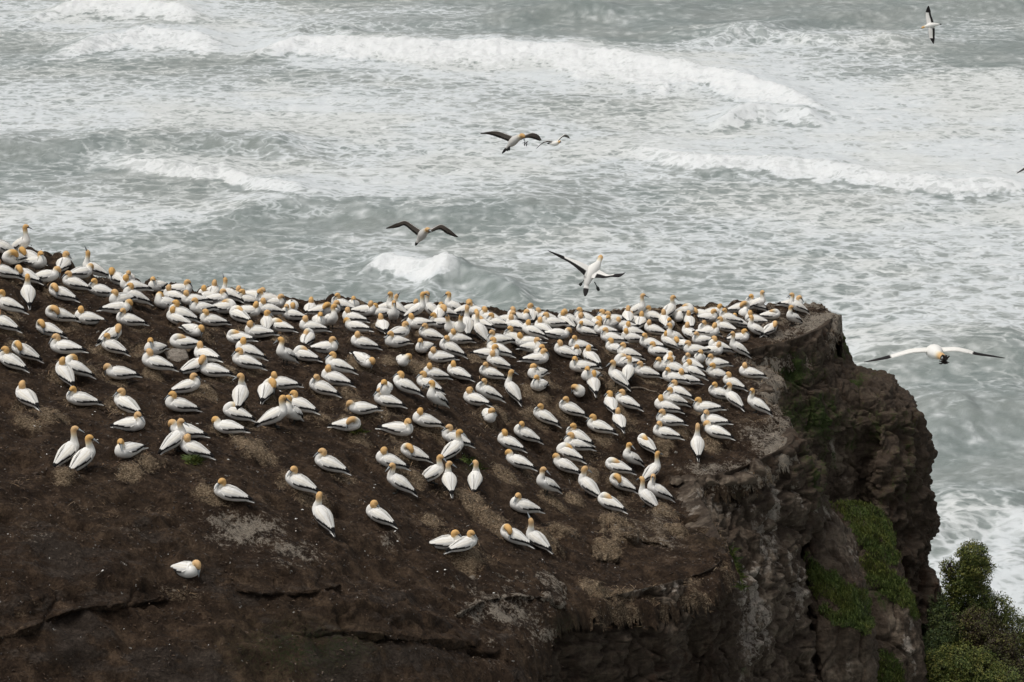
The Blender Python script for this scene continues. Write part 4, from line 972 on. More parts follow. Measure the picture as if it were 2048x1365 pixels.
def tail_mesh(a, lift):
    k = ('t', round(a, 3), lift)
    if k in WC: return WC[k]
    xs = np.linspace(-.29, -.535, 14); w = np.interp(xs, [-.535, -.50, -.40, -.29], [.004, .018, .036, .044]); th = np.interp(xs, [-.535, -.29], [.005, .034])
    zc = np.interp(xs, [-.535, -.29], [.108, .122]); aa = np.linspace(0, 2 * np.pi, 16, endpoint=False)
    V = np.stack([np.repeat(xs[:, None], 16, 1), w[:, None] * np.sin(aa), zc[:, None] + th[:, None] * np.cos(aa)], -1)
    i = np.arange(14 * 16).reshape(14, 16); j = np.roll(i, -1, 1)
    F = np.stack([i[:-1], i[1:], j[1:], j[:-1]], -1).reshape(-1, 4)
    sy = np.abs(np.sin(aa))[None] * np.ones((14, 1)); up = (np.cos(aa) > 0)[None] & np.ones((14, 1), bool)
    blk = (xs < -.50)[:, None] | ((sy < .62) & (xs < -.385)[:, None] & up)
    c = np.where(blk[..., None], BLACK * 1.5, WHITE * .95).reshape(-1, 3)
    WC[k] = mesh_mix('tail', pitch_pts(V.reshape(-1, 3), a, lift), F, [tuple(i[-1])], M_PLUME, c); return WC[k]
def leg_mesh(s, lift):
    k = ('l', s, lift)
    if k in WC: return WC[k]
    y = .055 * s
    V, F, tri, *_ = loft([(-.015, y, .10, .022, .022, 0), (-.005, y, .05, .010, .010, 0), (0, y, .02, .009, .009, 0), (.005, y, .002, .010, .012, 0)], 8, 10, (1, 0, 0))
    n = len(V)
    web = np.array([[-.02, y, .012], [.075, y - .045, .004], [.09, y, .006], [.075, y + .045, .004], [-.02, y, .0], [.075, y - .045, -.006], [.09, y, -.006], [.075, y + .045, -.006]])
    wf = [(0, 1, 2, 3), (4, 7, 6, 5), (0, 4, 5, 1), (1, 5, 6, 2), (2, 6, 7, 3), (3, 7, 4, 0)]
    V = np.vstack([V, web]); F = np.vstack([F, np.array(wf) + n])
    me = mesh_mix('leg', V, F, tri, M_LEG, np.zeros((len(V), 3)))
    WC[k] = me; return me

DIRS = {'l': 180, 'r': 0, 'f': 270, 'b': 90, 'lf': 225, 'lb': 140, 'rf': 315, 'rb': 40, 'fr': 332}
TEMPLATE = {}
def bird_template(pose, yaw):
    """the first bird of a pose, with its parts; later ones are copies"""
    if (pose, yaw) in TEMPLATE: return None
    body, bill, wings, tail, legs = bird_meshes(pose, yaw)
    root = empty('gannet', (0, 0, 0))
    obj('body', body, root)
    if bill: obj('bill', bill, root)
    for w in wings: obj('wing', w, root)
    obj('tail', tail, root)
    for l in legs: obj('leg', l, root)
    TEMPLATE[(pose, yaw)] = root
    return root
def copy_thing(src):
    r = src.copy(); scene.collection.objects.link(r)
    for ch in src.children:
        c = ch.copy(); scene.collection.objects.link(c); c.parent = r
        c.matrix_parent_inverse = ch.matrix_parent_inverse.copy()
    return r
ZONES = [(50,520,'on top of the left hump'),(230,575,'on the skyline right of the hump'),(100,600,'just below the left hump'),(270,630,'high on the left slope'),(130,680,'on the left slope'),
 (40,690,'at the left photo edge'),(400,580,'on the left skyline'),(380,640,'below the left skyline'),(330,700,'above the white-splashed stone'),(60,790,'low at far left'),(250,780,'left of the white-splashed stone'),
 (500,610,'on the ridge left of centre'),(460,640,'below the left-centre ridge'),(520,700,'right of the white-splashed stone'),(440,770,'below the white-splashed stone'),(380,860,'above the left grass tuft'),
 (200,910,'at the lower left corner'),(580,800,'midway down left of centre'),(600,930,'at the lower left fringe'),(580,640,'under the left-centre ridge'),(640,620,'on the ridge near centre'),
 (650,700,'in the open left of centre'),(650,770,'on the open slope left of centre'),(720,640,'left under the breaking wave'),(800,630,'under the small breaking wave'),(860,650,'right under the breaking wave'),(930,650,'in the long-necked huddle'),
 (790,690,'in the gap left of centre'),(880,700,'in the centre'),(980,700,'right of centre below the huddle'),(780,780,'on the slope below centre'),(850,770,'on the slope at centre'),(960,770,'right of the centre slope'),
 (800,860,'at the middle of the slope'),(870,900,'by the middle grass tuft'),(790,960,'at the lower middle fringe'),(920,970,'below the middle grass tuft'),(900,1090,'lowest on the slope'),(1060,1070,'in the lowest mating-display pair'),
 (1020,640,'on the skyline at centre'),(1100,640,'on the skyline under the landing gannet'),(1170,640,'right under the landing gannet'),(1070,690,'below the centre skyline'),(1150,690,'in the dense right crowd'),(1230,690,'inside the dense right crowd'),(1240,640,'on the dense right skyline'),
 (1080,760,'below the dense crowd'),(1180,770,'left of the driftwood stick'),(1250,740,'above the driftwood stick'),(1100,830,'on the slope below the crowd'),(1220,830,'below the driftwood stick'),(1020,870,'on the slope right of centre'),
 (1150,890,'on the right slope'),(1060,960,'at the lower right of centre'),(1190,970,'on the lower right slope'),(1300,980,'by the near rim boulders'),(1290,890,'above the near rim'),
 (1320,640,'on the far skyline'),(1390,630,'on the far rim'),(1470,630,'on the far rim near the corner'),(1570,640,'at the far cliff corner'),(1320,690,'in the far crowd'),(1390,690,'in the far right crowd'),(1470,680,'by the notch in the rim'),
 (1350,750,'right above the driftwood stick'),(1430,740,'near the upper rim'),(1500,770,'alone by the upper rim'),(1340,810,'right of the driftwood stick'),(1450,800,'near the rim ledge'),(1330,860,'below and right of the driftwood stick'),(1420,870,'on the flat by the rim bulge')]
POSE_W = {'S': 'resting', 'T': 'standing', 'A': 'upright long-necked', 'P': 'preening', 'Z': 'sleeping', 'D': 'head-down', 'K': 'sky-pointing'}
FACE_W = {'l': 'facing left', 'r': 'facing right', 'f': 'facing us', 'b': 'seen from behind', 'lf': 'facing left', 'lb': 'facing left', 'rf': 'facing right', 'fr': 'facing us', 'rb': 'facing right'}
LOOK_W = {'l': 'looking left', 'r': 'looking right', 'f': 'looking at us', 'b': 'looking away', 'lf': 'looking left', 'lb': 'looking left', 'rf': 'looking right', 'fr': 'looking down', 'rb': 'looking right'}
NUM = ['zero', 'one', 'two', 'three', 'four', 'five', 'six', 'seven', 'eight', 'nine', 'ten', 'eleven', 'twelve']
ORD = ['', 'second', 'third', 'fourth', 'fifth', 'sixth', 'seventh', 'eighth', 'ninth', 'tenth', 'eleventh']
grp = {}
for i, (bx, by, pose, d, hd) in enumerate(bird_list):
    if i == len(bird_list) - 1: zone = 'alone low on the dark slope'
    else: zone = min(ZONES, key=lambda z: math.hypot(z[0] - bx, (z[1] - by) * 1.4))[2]
    f = FACE_W[d]
    if hd != d and pose in 'STAK' and LOOK_W[hd].split()[-1] != f.split()[-1]:
        f = {'l': 'leftward', 'r': 'rightward', 'f': 'towards us', 'b': 'back to us'}[d[0]] + ' ' + LOOK_W[hd]
    if pose == 'Z': f = {'l': 'facing left', 'r': 'facing right', 'f': 'facing us', 'b': 'seen from behind'}[d[0]]
    grp.setdefault((POSE_W[pose], f, zone), []).append(i)
labels = [None] * len(bird_list)
for (pw, f, zone), idx in grp.items():
    idx.sort(key=lambda i: bird_list[i][0]); n = len(idx)
    for k, i in enumerate(idx):
        if n == 1: s = f'{pw} gannet {f}, {zone}'
        elif n == 2: s = f'{"left" if k == 0 else "right"} one of two {pw} gannets {f}, {zone}'
        else:
            o_ = 'leftmost' if k == 0 else 'rightmost' if k == n - 1 else 'middle one' if n == 3 else ORD[k] + ' from left'
            s = f'{o_} of {NUM[n]} {pw} gannets {f}, {zone}'
        long_ = s.replace('leftward ', 'turned left, ').replace('rightward ', 'turned right, ')
        if len(long_.split()) <= 16: s = long_
        w = s.split()
        if len(w) > 16: s = ' '.join(w[:16])
        labels[i] = s
rb = np.random.RandomState(11)
for i, (bx, by, pose, d, hd) in enumerate(bird_list):
    x, y = bird_xy[i]
    # settle on the finished ground: walk along the line of sight to where it meets the surface
    c = ground(bx, by); x, y = c[0], c[1]
    th = DIRS[d] + rb.uniform(-16, 16)
    if d == 'l': th = 180 - rb.uniform(-14, 26)
    rel = (DIRS[hd] - DIRS[d] + 180) % 360 - 180
    if pose in 'STAKD':
        yaw = max([-130, -90, -50, 0, 50, 90, 130], key=lambda q: -abs(q - rel))
        if d == 'l' and hd == 'l' and pose in 'STA': yaw = rb.choice([0, 25, 25, 50, 50, -25, 75])
        elif yaw == 0 and rb.rand() < .4 and pose in 'ST': yaw = rb.choice([-50, 50, 25, -25])
    else: yaw = 50 if rel > 0 or (rel == 0 and rb.rand() < .6) else -50
    yaw = int(yaw)
    o = bird_template(pose, yaw) or copy_thing(TEMPLATE[(pose, yaw)])
    t = R(th); e = .22
    zf, zb = zat(x + e * math.cos(t), y + e * math.sin(t)), zat(x - e * math.cos(t), y - e * math.sin(t))
    zl, zr = zat(x - e * math.sin(t), y + e * math.cos(t)), zat(x + e * math.sin(t), y - e * math.cos(t))
    kk = .42 if pose in 'SZPDK' else .15
    tilt = max(-.45, min(.45, kk * math.atan2(zf - zb, 2 * e))); roll = max(-.3, min(.3, kk * .6 * math.atan2(zl - zr, 2 * e)))
    if d == 'fr': tilt, roll = .08, 0
    z = max(zat(x, y), .5 * (zf + zb) - .02) - .012
    o.rotation_mode = 'XYZ'; o.rotation_euler = (roll, -tilt, t)
    sc_ = 0.97 * rb.uniform(.95, 1.05); o.scale = (sc_, sc_, sc_)
    o.location = (x, y, z)
    o['label'] = labels[i]; o['category'] = 'gannet'; o['group'] = 'gannets nesting on the headland'
print('BIRDS', len(bird_list), 'unique labels', len(set(labels)), 'long', sum(len(s.split()) > 16 for s in labels))
# ------------------------------------------------------------------ gannets on the wing
def fly(Y, body, bill, wings, tail, label, top=True, feet=(), sprig=None, seed=0, name='flying_gannet', dark=False, grey=False, swap=False):  # grey: shade painted into body and wing colours
    """every part is given by what is seen of it and how much nearer or farther than Y it lies"""
    c0 = at(body[1][0], body[1][1], Y)
    root = empty(name, tuple(c0), label=label, category='gannet', group='gannets on the wing')
    def w(p): return at(p[0], p[1], Y + p[2]) - c0
    rings = [(*w(b), b[3], b[4], b[5]) for b in body]
    V, F, tri, Rr, ring, ang, Tn, ups = loft(rings, 14, 40)
    o = np.clip(Rr[ring, 5], 0, 1)[:, None]
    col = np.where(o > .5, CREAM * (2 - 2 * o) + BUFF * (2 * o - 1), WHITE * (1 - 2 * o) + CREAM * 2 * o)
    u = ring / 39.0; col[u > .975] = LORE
    if grey: col = col * np.where(o > .3, .95, .72)  # shade put into the body colour, plumage dimmed more than head
    obj('body', mesh_mix('body', V, F, tri, M_PLUME, col), root)
    b0, b1 = w(bill[0]), w(bill[1]); m_ = b0 * .5 + b1 * .5
    bV, bF, bT, *_ = loft([(*b0, .022, .019, 0), (*m_, .014, .012, 0), (*(b1 * .85 + b0 * .15), .008, .007, 0), (*b1, .003, .003, 0)], 8, 10, (.3, .2, 1))
    obj('bill', mesh_mix('bill', bV, bF, bT, M_BILL, np.tile(GREY, (len(bV), 1))), root)
    for k, st in enumerate(wings):
        if swap: st = [((b[0], b[1], a[2]), (a[0], a[1], b[2])) for a, b in st]      # seen from in front and above
        L = catmull(np.array([w(a) for a, b in st]), 40); T = catmull(np.array([w(b) for a, b in st]), 40)
        nv = 12; vv = np.linspace(0, 1, nv)
        P = L[:, None] * (1 - vv)[None, :, None] + T[:, None] * vv[None, :, None]
        N = normals(P); N *= np.sign(N[..., 2].mean() + 1e-6)
        U = np.linspace(0, 1, 40)
        th = (.024 * (1 - vv) ** .6 * np.minimum(1, vv * 9) + .004)[None] * (1.15 - U)[:, None]
        camber = (.05 * np.sin(np.pi * vv))[None] * np.linalg.norm(T - L, axis=1)[:, None]
        # ragged feather ends
        fr = .05 * (np.abs(((U * 26) % 1) - .5) - .25)
        P = P + ((T - L) * fr[:, None])[:, None, :] * (vv ** 3)[None, :, None]
        A = P + N * (th + camber)[..., None]; B = P - N * (th * .6 - camber)[..., None]
        nr = 40; g = grid_faces(nr, nv); idx = np.arange(nr * nv).reshape(nr, nv)
        b = np.r_[idx[0, :-1], idx[:-1, -1], idx[-1, :0:-1], idx[:0:-1, 0]]; b2 = np.roll(b, -1)
        Fe = np.stack([b, b2, b2 + nr * nv, b + nr * nv], 1)
        uu = np.repeat(U[:, None], nv, 1); kk = np.repeat(vv[None], nr, 0); jag = .03 * noise(uu * 22, kk * 3, k, seed)
        blk = ((kk > (.88 if swap else .60) + jag) & (uu > .12)) | (uu > .60 + jag)
        ctop = np.where(blk[..., None], BLACK * 1.6, WHITE)
        under = np.where(((kk > .72 + jag) | (uu > .93))[..., None], np.array([.06, .053, .05]), np.array([.33, .30, .275]) * (1 - .55 * smooth(.35, .9, uu))[..., None])  # white coverts painted grey as if shaded; trailing feathers dark by nature
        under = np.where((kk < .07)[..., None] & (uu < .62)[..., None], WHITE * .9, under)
        if grey: ctop = under  # upper side takes the same painted shade
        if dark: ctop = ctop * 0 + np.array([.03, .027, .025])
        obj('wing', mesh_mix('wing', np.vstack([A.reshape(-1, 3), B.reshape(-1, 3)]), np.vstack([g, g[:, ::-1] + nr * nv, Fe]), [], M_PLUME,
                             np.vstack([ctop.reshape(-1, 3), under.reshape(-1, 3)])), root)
    t0, t1, tw = w(tail[0]), w(tail[1]), tail[2]
    rings = [(*(t0 * 1.25 - t1 * .25), .03, tw * .7, 0), (*t0, .022, tw * .9, 0), (*(t0 * .5 + t1 * .5), .012, tw, 0), (*(t0 * .15 + t1 * .85), .008, tw * .6, 0), (*t1, .004, tw * .2, 0)]
    V, F, tri, Rr, ring, ang, *_ = loft(rings, 12, 18, (.1, -.9, .5))
    u = ring / 17.0; col = np.where((u > .38)[:, None], BLACK * 2.2, WHITE * .9)
    obj('tail', mesh_mix('tail', V, F, tri, M_PLUME, col), root)
    for f in feet:
        a, b = w(f[0]), w(f[1])
        V, F, tri, *_ = loft([(*a, .012, .012, 0), (*(a * .55 + b * .45), .010, .010, 0), (*(a * .3 + b * .7), .020, .034, 0), (*b, .008, .026, 0)], 8, 12, (.2, -.8, .3))
        obj('foot', mesh_mix('foot', V, F, tri, M_LEG, np.zeros((len(V), 3))), root)
    if sprig:
        c = w(sprig[0]); r = np.random.RandomState(seed); VV = []; FF = []; n0 = 0
        for k in range(sprig[2]):
            d = r.normal(0, 1, 3); d /= np.linalg.norm(d); e = np.cross(d, [0.3, .2, 1]); e *= .009 / (np.linalg.norm(e) + 1e-9); p = c + r.normal(0, sprig[1] * .25, 3)
            q = p + d * sprig[1] * r.uniform(.5, 1); h = np.cross(d, e)
            VV += [p - e, p + e, q + e * 1.5, q - e * 1.5, p - e + h, p + e + h, q + e * 1.5 + h, q - e * 1.5 + h]
            FF += [[n0 + a for a in f] for f in ((0, 1, 2, 3), (7, 6, 5, 4), (0, 4, 5, 1), (1, 5, 6, 2), (2, 6, 7, 3), (3, 7, 4, 0))]; n0 += 8
        me = mesh_np('nest_weed', VV, FF, M_WEED, False)
        so = obj('nest_weed', me, loc=tuple(c0)); so['label'] = sprig[3]; so['category'] = 'seaweed'
    return root
M_WEED = mat_plain('dark_weed', (0.022, 0.016, 0.014), 0.6, (.6, .7, .6), 30)
# landing bird seen from behind
fly(58, [(1172,574,-.12,.02,.03,0),(1174,566,-.08,.06,.07,0),(1178,553,0,.10,.11,0),(1186,540,.08,.11,.12,0),(1193,532,.14,.085,.09,0),(1197,526,.2,.06,.06,0),(1199,520,.24,.052,.052,.5),(1200.5,517,.27,.056,.055,1),(1201.5,514.5,.31,.05,.05,1),(1202.5,514,.35,.03,.03,1)],
    [(1203,514,.36),(1205,514.5,.46)],
    [[((1184,536,.10),(1172,556,-.10)),((1162,525,.10),(1161,544,-.08)),((1136,516,.10),(1140,527,-.02)),((1115,508,.06),(1118,515,0)),((1095,501,0),(1097,503,0))],
     [((1192,536,.12),(1182,557,-.12)),((1206,545,.06),(1196,556,-.14)),((1218,551,.02),(1208,557,-.16)),((1232,549,-.06),(1222,554.5,-.2)),((1246,547,-.12),(1238,555,-.22)),((1251,545,-.16),(1249,548,-.2))]],
    ((1173,572,-.12),(1170,593,-.3),.055), 'white gannet seen from behind landing with wings spread above the colony',
    feet=[((1169,560,-.06),(1159,571.5,-.1)),((1189,564,-.06),(1198,582,-.1))], seed=1)
# bird with shade painted into wings and body, gliding to the right, above centre-left
fly(66, [(833,486,-.02,.02,.03,0),(837,481,0,.05,.06,0),(842,474,0,.095,.10,0),(846,468,-.03,.105,.11,0),(850,463.5,-.08,.08,.085,0),(852.5,461.5,-.12,.06,.06,.3),(855,459.5,-.17,.056,.054,1),(857.5,459.5,-.22,.048,.045,1),(859,460.5,-.25,.03,.028,.6)],
    [(859.3,460.8,-.255),(863,464,-.33)],
    [[((843,462,0),(834,471,.16)),((827,452,-.04),(824,463,.14)),((811,442.5,-.08),(809,451.5,.10)),((796,446,-.02),(797,455,.12)),((782,452,.02),(785,457,.1)),((771.5,457,.05),(774,458,.07))],
     [((855,464,0),(852,469,.16)),((870,455,-.1),(867,463,.08)),((882.5,449.8,-.16),(880,459.5,.04)),((895,456,-.12),(893,467.5,.06)),((907,466,-.1),(906,473,.02)),((917,474.5,-.06),(914,475,0))]],
    ((836,482,.0),(830.5,491.5,.05),.035), 'gannet with underwings painted shade grey, gliding right above the small breaking wave', seed=2, grey=True)
# bird bringing weed, over the surf
fly(70, [(1014,296,.0,.02,.03,0),(1017.5,292,0,.05,.06,0),(1023,287,0,.095,.10,0),(1029,281,-.03,.105,.11,0),(1036,276,-.08,.08,.08,0),(1040,274,-.12,.062,.06,.3),(1044,271.5,-.17,.058,.056,1),(1047,273,-.2,.05,.048,1),(1047.5,276,-.21,.032,.03,1)],
    [(1047.6,277.5,-.215),(1050.5,285,-.25)],
    [[((1030,276,0),(1016,283,.16)),((1013,269,-.04),(1008,279.5,.14)),((995,263.3,-.08),(990,273,.12)),((978,264,-.04),(975,269,.1)),((960,267,0),(962,268.5,.04))],
     [((1042,275,0),(1040,281,.16)),((1053,270,-.14),(1052,276.5,.06)),((1066,266.5,-.2),(1063,277,.0)),((1077,271,-.2),(1072,280,-.04)),((1083.5,281,-.16),(1080,282.5,-.06))]],
    ((1016,294,.0),(1004,307.5,.06),.035), 'gannet with underwings painted dark shade grey, carrying weed over the surf at top centre',
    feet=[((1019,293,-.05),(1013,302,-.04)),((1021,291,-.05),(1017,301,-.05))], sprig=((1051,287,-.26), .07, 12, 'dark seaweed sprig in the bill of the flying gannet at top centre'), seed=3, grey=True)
# small one behind it
fly(112, [(1099,287.5,.1,.02,.03,0),(1103,288,.06,.06,.07,0),(1109,287.5,0,.10,.11,0),(1114,286.5,-.05,.09,.095,0),(1117,285,-.1,.06,.06,.3),(1119.5,284,-.15,.055,.054,1),(1121,284.5,-.19,.04,.04,1)],
    [(1121.4,284.8,-.2),(1123.5,286,-.28)],
    [[((1113,285,0),(1108,288,.2)),((1103,283,-.02),(1101,285.5,.2)),((1094,282,0),(1092,285,.2)),((1083,288,0),(1082,290,.15)),((1072.5,297.5,0),(1073,298,.05))],
     [((1114,284,0),(1111,286.5,.25)),((1121,276,0),(1119,280,.25)),((1130,269.5,0),(1127,274,.25)),((1136,272,0),(1134,275.5,.2)),((1140,277,0),(1139,277.5,.1))]],
    ((1101,287.5,.1),(1094,287,.25),.035), 'smaller distant white gannet gliding just right of the weed-carrying bird', seed=4)
# big close bird at right
fly(34, [(1866,704,.36,.02,.03,0),(1866.5,702,.28,.055,.065,0),(1867.5,702.5,.14,.085,.098,0),(1869.5,704.5,0,.092,.105,0),(1872.5,707.5,-.13,.074,.08,0),(1876.5,710.3,-.22,.055,.055,.1),(1880.5,712,-.28,.046,.046,.7),(1883.5,713.6,-.33,.044,.043,1),(1886,715.5,-.37,.034,.034,1)],
    [(1885.5,716,-.375),(1888.5,720,-.45)],
    [[((1862,697.5,-.02),(1860,704.5,.20)),((1840,697.5,-.06),(1841,704.5,.16)),((1818,700,-.08),(1820,707,.14)),((1794,707,-.10),(1797,713,.12)),((1770,713.5,-.04),(1774,718.5,.12)),((1745,720,.03),(1750,722.5,.12)),((1727,724.5,.1),(1729,725,.12))],
     [((1873,697.5,-.02),(1876,704.5,.20)),((1892,696.5,-.06),(1893,703.5,.16)),((1912,695.8,-.08),(1911,702.5,.14)),((1936,700.5,-.10),(1934,706.5,.12)),((1955,706.5,-.06),(1952,710.5,.12)),((1985,711.3,.03),(1981,714,.12)),((2012,716.6,.1),(2008,717,.12))]],
    ((1866,703,.36),(1865,705,.55),.04), 'large close white gannet gliding towards us with outstretched wings right of the cliff', sprig=((1888.5,723,-.47), .07, 26, 'dark clump of seaweed held by the gliding gannet right of the cliff'), seed=5, swap=True)
# banking bird high at right
fly(128, [(1879,49,0,.02,.03,0),(1875,49.3,0,.05,.06,0),(1868,50,0,.09,.10,0),(1860,51.3,0,.11,.115,0),(1853.5,53,0,.08,.08,0),(1850,54,0,.06,.06,.3),(1847.5,54.8,0,.055,.055,1),(1844.5,55.8,0,.045,.045,1),(1843,56.4,0,.03,.03,1)],
    [(1842.8,56.5,0),(1838.5,58.3,0)],
    [[((1853.5,51,0),(1868,49,.15)),((1852,40,.1),(1866,41,.25)),((1851,29,.2),(1862,30,.3)),((1852.5,20,.25),(1861,22,.32)),((1856,12,.3),(1858,12.5,.32))],
     [((1856,54,-.05),(1869,53,.1)),((1857,64,-.15),(1869.5,63,0)),((1858,74,-.2),(1869.5,74,-.1)),((1862,81,-.25),(1869,81,-.18)),((1866,88,-.3),(1868,88,-.28))]],
    ((1876,49.2,0),(1884,48.8,.05),.03), 'white gannet banking with vertical wings over the sea at top right', seed=6)
# the one leaving the frame at right
fly(75, [(2118,322,.1,.02,.03,0),(2112,321,.06,.06,.07,0),(2102,320,0,.10,.11,0),(2092,320,-.05,.09,.095,0),(2086,320,-.1,.06,.06,.3),(2081,320,-.12,.055,.054,1),(2077,321,-.15,.04,.04,1)],
    [(2076,321.5,-.15),(2069,324,-.18)],
    [[((2092,319,0),(2098,326,.15)),((2075,322,0),(2079,328,.12)),((2058,330,-.02),(2062,334,.08)),((2045,338.5,-.02),(2048,341,.05)),((2033,347,0),(2034,347.5,.02))],
     [((2094,318,0),(2104,323,.2)),((2112,306,0),(2116,312,.2)),((2135,296,0),(2137,301,.15)),((2160,292,0),(2160,294,.1))]],
    ((2114,321,.06),(2126,324,.15),.035), 'gannet whose dark wing tip enters at the right photo edge', seed=7, dark=True)

# ------------------------------------------------------------------ stones, stick, feathers, straw
def boulder(px, py, rx, ry, rz, seed, label, mat, sink=.3, attrs=None, c=None):
    c = ground(px, py) if c is None else c
    n, m = 40, 24
    a = np.linspace(0, 2 * np.pi, n, endpoint=False); b = np.linspace(.02, np.pi - .02, m)
    X = np.sin(b)[:, None] * np.cos(a); Y_ = np.sin(b)[:, None] * np.sin(a); Z = np.cos(b)[:, None] * np.ones(n)
    rr = np.random.RandomState(seed); nn = rr.normal(0, 1, (16, 3)); nn /= np.linalg.norm(nn, axis=1, keepdims=True); hh = rr.uniform(.72, 1.05, 16)
    r = np.full(X.shape, 1.25)
    for q, h_ in zip(nn, hh):                       # broken along flat faces
        dt = X * q[0] + Y_ * q[1] + Z * q[2]
        r = np.where(dt > .05, np.minimum(r, h_ / np.maximum(dt, .05)), r)
    r = r * (1 + .10 * fbm(X * 2 + seed, Y_ * 2, Z * 2, 4, seed))
    V = np.stack([X * r * rx, Y_ * r * ry, Z * r * rz], -1).reshape(-1, 3)
    i = np.arange(n * m).reshape(m, n); j = np.roll(i, -1, 1)
    F = np.stack([i[:-1], i[1:], j[1:], j[:-1]], -1).reshape(-1, 4)
    at_ = {k: np.full(len(V), v) for k, v in (attrs or {}).items()}
    me = mesh_np('boulder', V, F, mat, True, at_)
    o = obj('boulder', me, loc=(c[0], c[1], c[2] + rz * (1 - 2 * sink) * .5)); o['label'] = label; o['category'] = 'rock'
    return o
boulder(352, 722, .27, .2, .17, 3, 'white guano-splashed stone between nesting gannets on the left slope', M_ROCK, .25, dict(guano=1.0, pale=.8, moss=0))
for k, (x, y, r, Yb, lb) in enumerate([(1351,961,.15,61.8,'leftmost small rim boulder below the head-up gannet'),(1379,964,.16,62.0,'second small boulder from the left in the near cliff rim'),(1412,963,.15,62.1,'flat boulder left of middle in the near cliff rim'),
      (1452,962,.16,62.3,'boulder right of middle in the near cliff rim'),(1484,956,.23,62.7,'biggest grey boulder in the near cliff rim'),(1512,936,.19,63.1,'small square boulder right of the biggest rim boulder'),(1530,780,.16,69.4,'dark boulder jutting from the upper rim ledge')]):
    boulder(0, 0, r * (1.2 + .5 * ((k * 7) % 5) / 4), r * 1.3, r * (.7 + .35 * ((k * 3) % 4) / 3), 20 + k * 5, lb, M_ROCK, .62, dict(guano=.12, pale=.45, moss=.15), c=at(x, y, Yb))
pts = [(1250,786),(1262,781),(1275,780),(1287,781),(1300,786),(1314,788)]
C0 = ground(1250, 786)
rg = []
for k, (x, y) in enumerate(pts):
    p = ground(x, y) - C0; rg.append((p[0], p[1], p[2] + .05, .028 - .003 * k, .028 - .003 * k, 0))
V, F, tri, *_ = loft(rg, 8, 30)
st = obj('driftwood_stick', mesh_mix('driftwood_stick', V, F, tri, mat_plain('weathered_wood', (.26, .21, .16), .9, (.5, .5, .5), 20), np.zeros((len(V), 3))), loc=tuple(C0))
st['label'] = 'pale crooked driftwood stick lying between nests below the dense right crowd'; st['category'] = 'stick'

M_FEATHER = mat_plain('fallen_feather', (.72, .70, .66), .9, (.8, .8, .8), 10)
rf = np.random.RandomState(77); VV = []; FF = []; n0 = 0
spots = [(x, y) for x, y in zip(rf.uniform(0, 1400, 25), rf.uniform(700, 1200, 25))]
spots += [(185,832),(190,826),(16,1071),(101,1034),(99,1119),(248,1261),(205,1144),(339,1292),(417,1293),(688,1061),(395,850),(1230,1138),(750,972),(748,978),(605,1022),(592,1040),(915,742),(890,1142),(875,1146),(1085,1122),(960,1155),(730,1105),(790,1065),(795,1085),(1350,937),(1345,932),(1295,850),(1440,876),(1502,874)]
for x, y in spots:
    c = ground(x, y)
    if not (np.isfinite(c).all()): continue
    a = rf.uniform(0, 6.28); L = rf.uniform(.012, .034); W = L * rf.uniform(.25, .7); d = np.array([math.cos(a), math.sin(a), .15]); e = np.array([-d[1], d[0], .1])
    c = c + np.array([0, 0, .02]); n = np.array([0, 0, .008])
    VV += [c - d * L, c - e * W, c + d * L, c + e * W, c + n * 2]; FF += [[n0, n0 + 1, n0 + 4], [n0 + 1, n0 + 2, n0 + 4], [n0 + 2, n0 + 3, n0 + 4], [n0 + 3, n0, n0 + 4]]; n0 += 5
obj('fallen_feathers', mesh_np('fallen_feathers', VV, FF, M_FEATHER, False), kind='stuff')
# trodden straw
sm = strawm * keepv
P = np.stack([GX, GY, GZ], -1)[sm > .3]; wgt = sm[sm > .3]; wgt = wgt / wgt.sum()
def litter(name, n, lmin, lmax, wd, cols, seed, base, prob):
    r = np.random.RandomState(seed); k = r.choice(len(base), n, p=prob)
    p = base[k] + np.stack([r.normal(0, .03, n), r.normal(0, .03, n), r.uniform(.005, .03, n)], 1)
    a = r.uniform(0, 6.283, n); L = r.uniform(lmin, lmax, n)
    d = np.stack([np.cos(a), np.sin(a), r.normal(-.05, .22, n)], 1) * L[:, None]; e = np.stack([-np.sin(a), np.cos(a), 0 * a], 1) * (wd * r.uniform(.6, 1.4, n))[:, None]
    up = np.array([0, 0, .012])
    V = np.stack([p - d - e, p - d + e, p + up + e, p + up - e, p + d + e * .5, p + d - e * .5], 1).reshape(-1, 3)
    q = np.arange(n)[:, None] * 6
    return obj(name, mesh_np(name, V, np.vstack([q + np.array([[0, 1, 2, 3]]), q + np.array([[3, 2, 4, 5]])]), mat_leaf(name, cols, 3), False), kind='stuff')
litter('nest_straw', 16000, .03, .10, .004, [(0, (.05, .035, .022)), (.6, (.15, .11, .07)), (1, (.36, .29, .19))], 5, P, wgt)
allk = np.argwhere(keepv & (GY < 80)); 
Pa = np.stack([GX, GY, GZ], -1)[keepv & (GY < 80)]
litter('soil_crumbs', 30000, .012, .035, .012, [(0, (.012, .009, .007)), (.6, (.04, .029, .021)), (1, (.11, .085, .06))], 6, Pa, None)

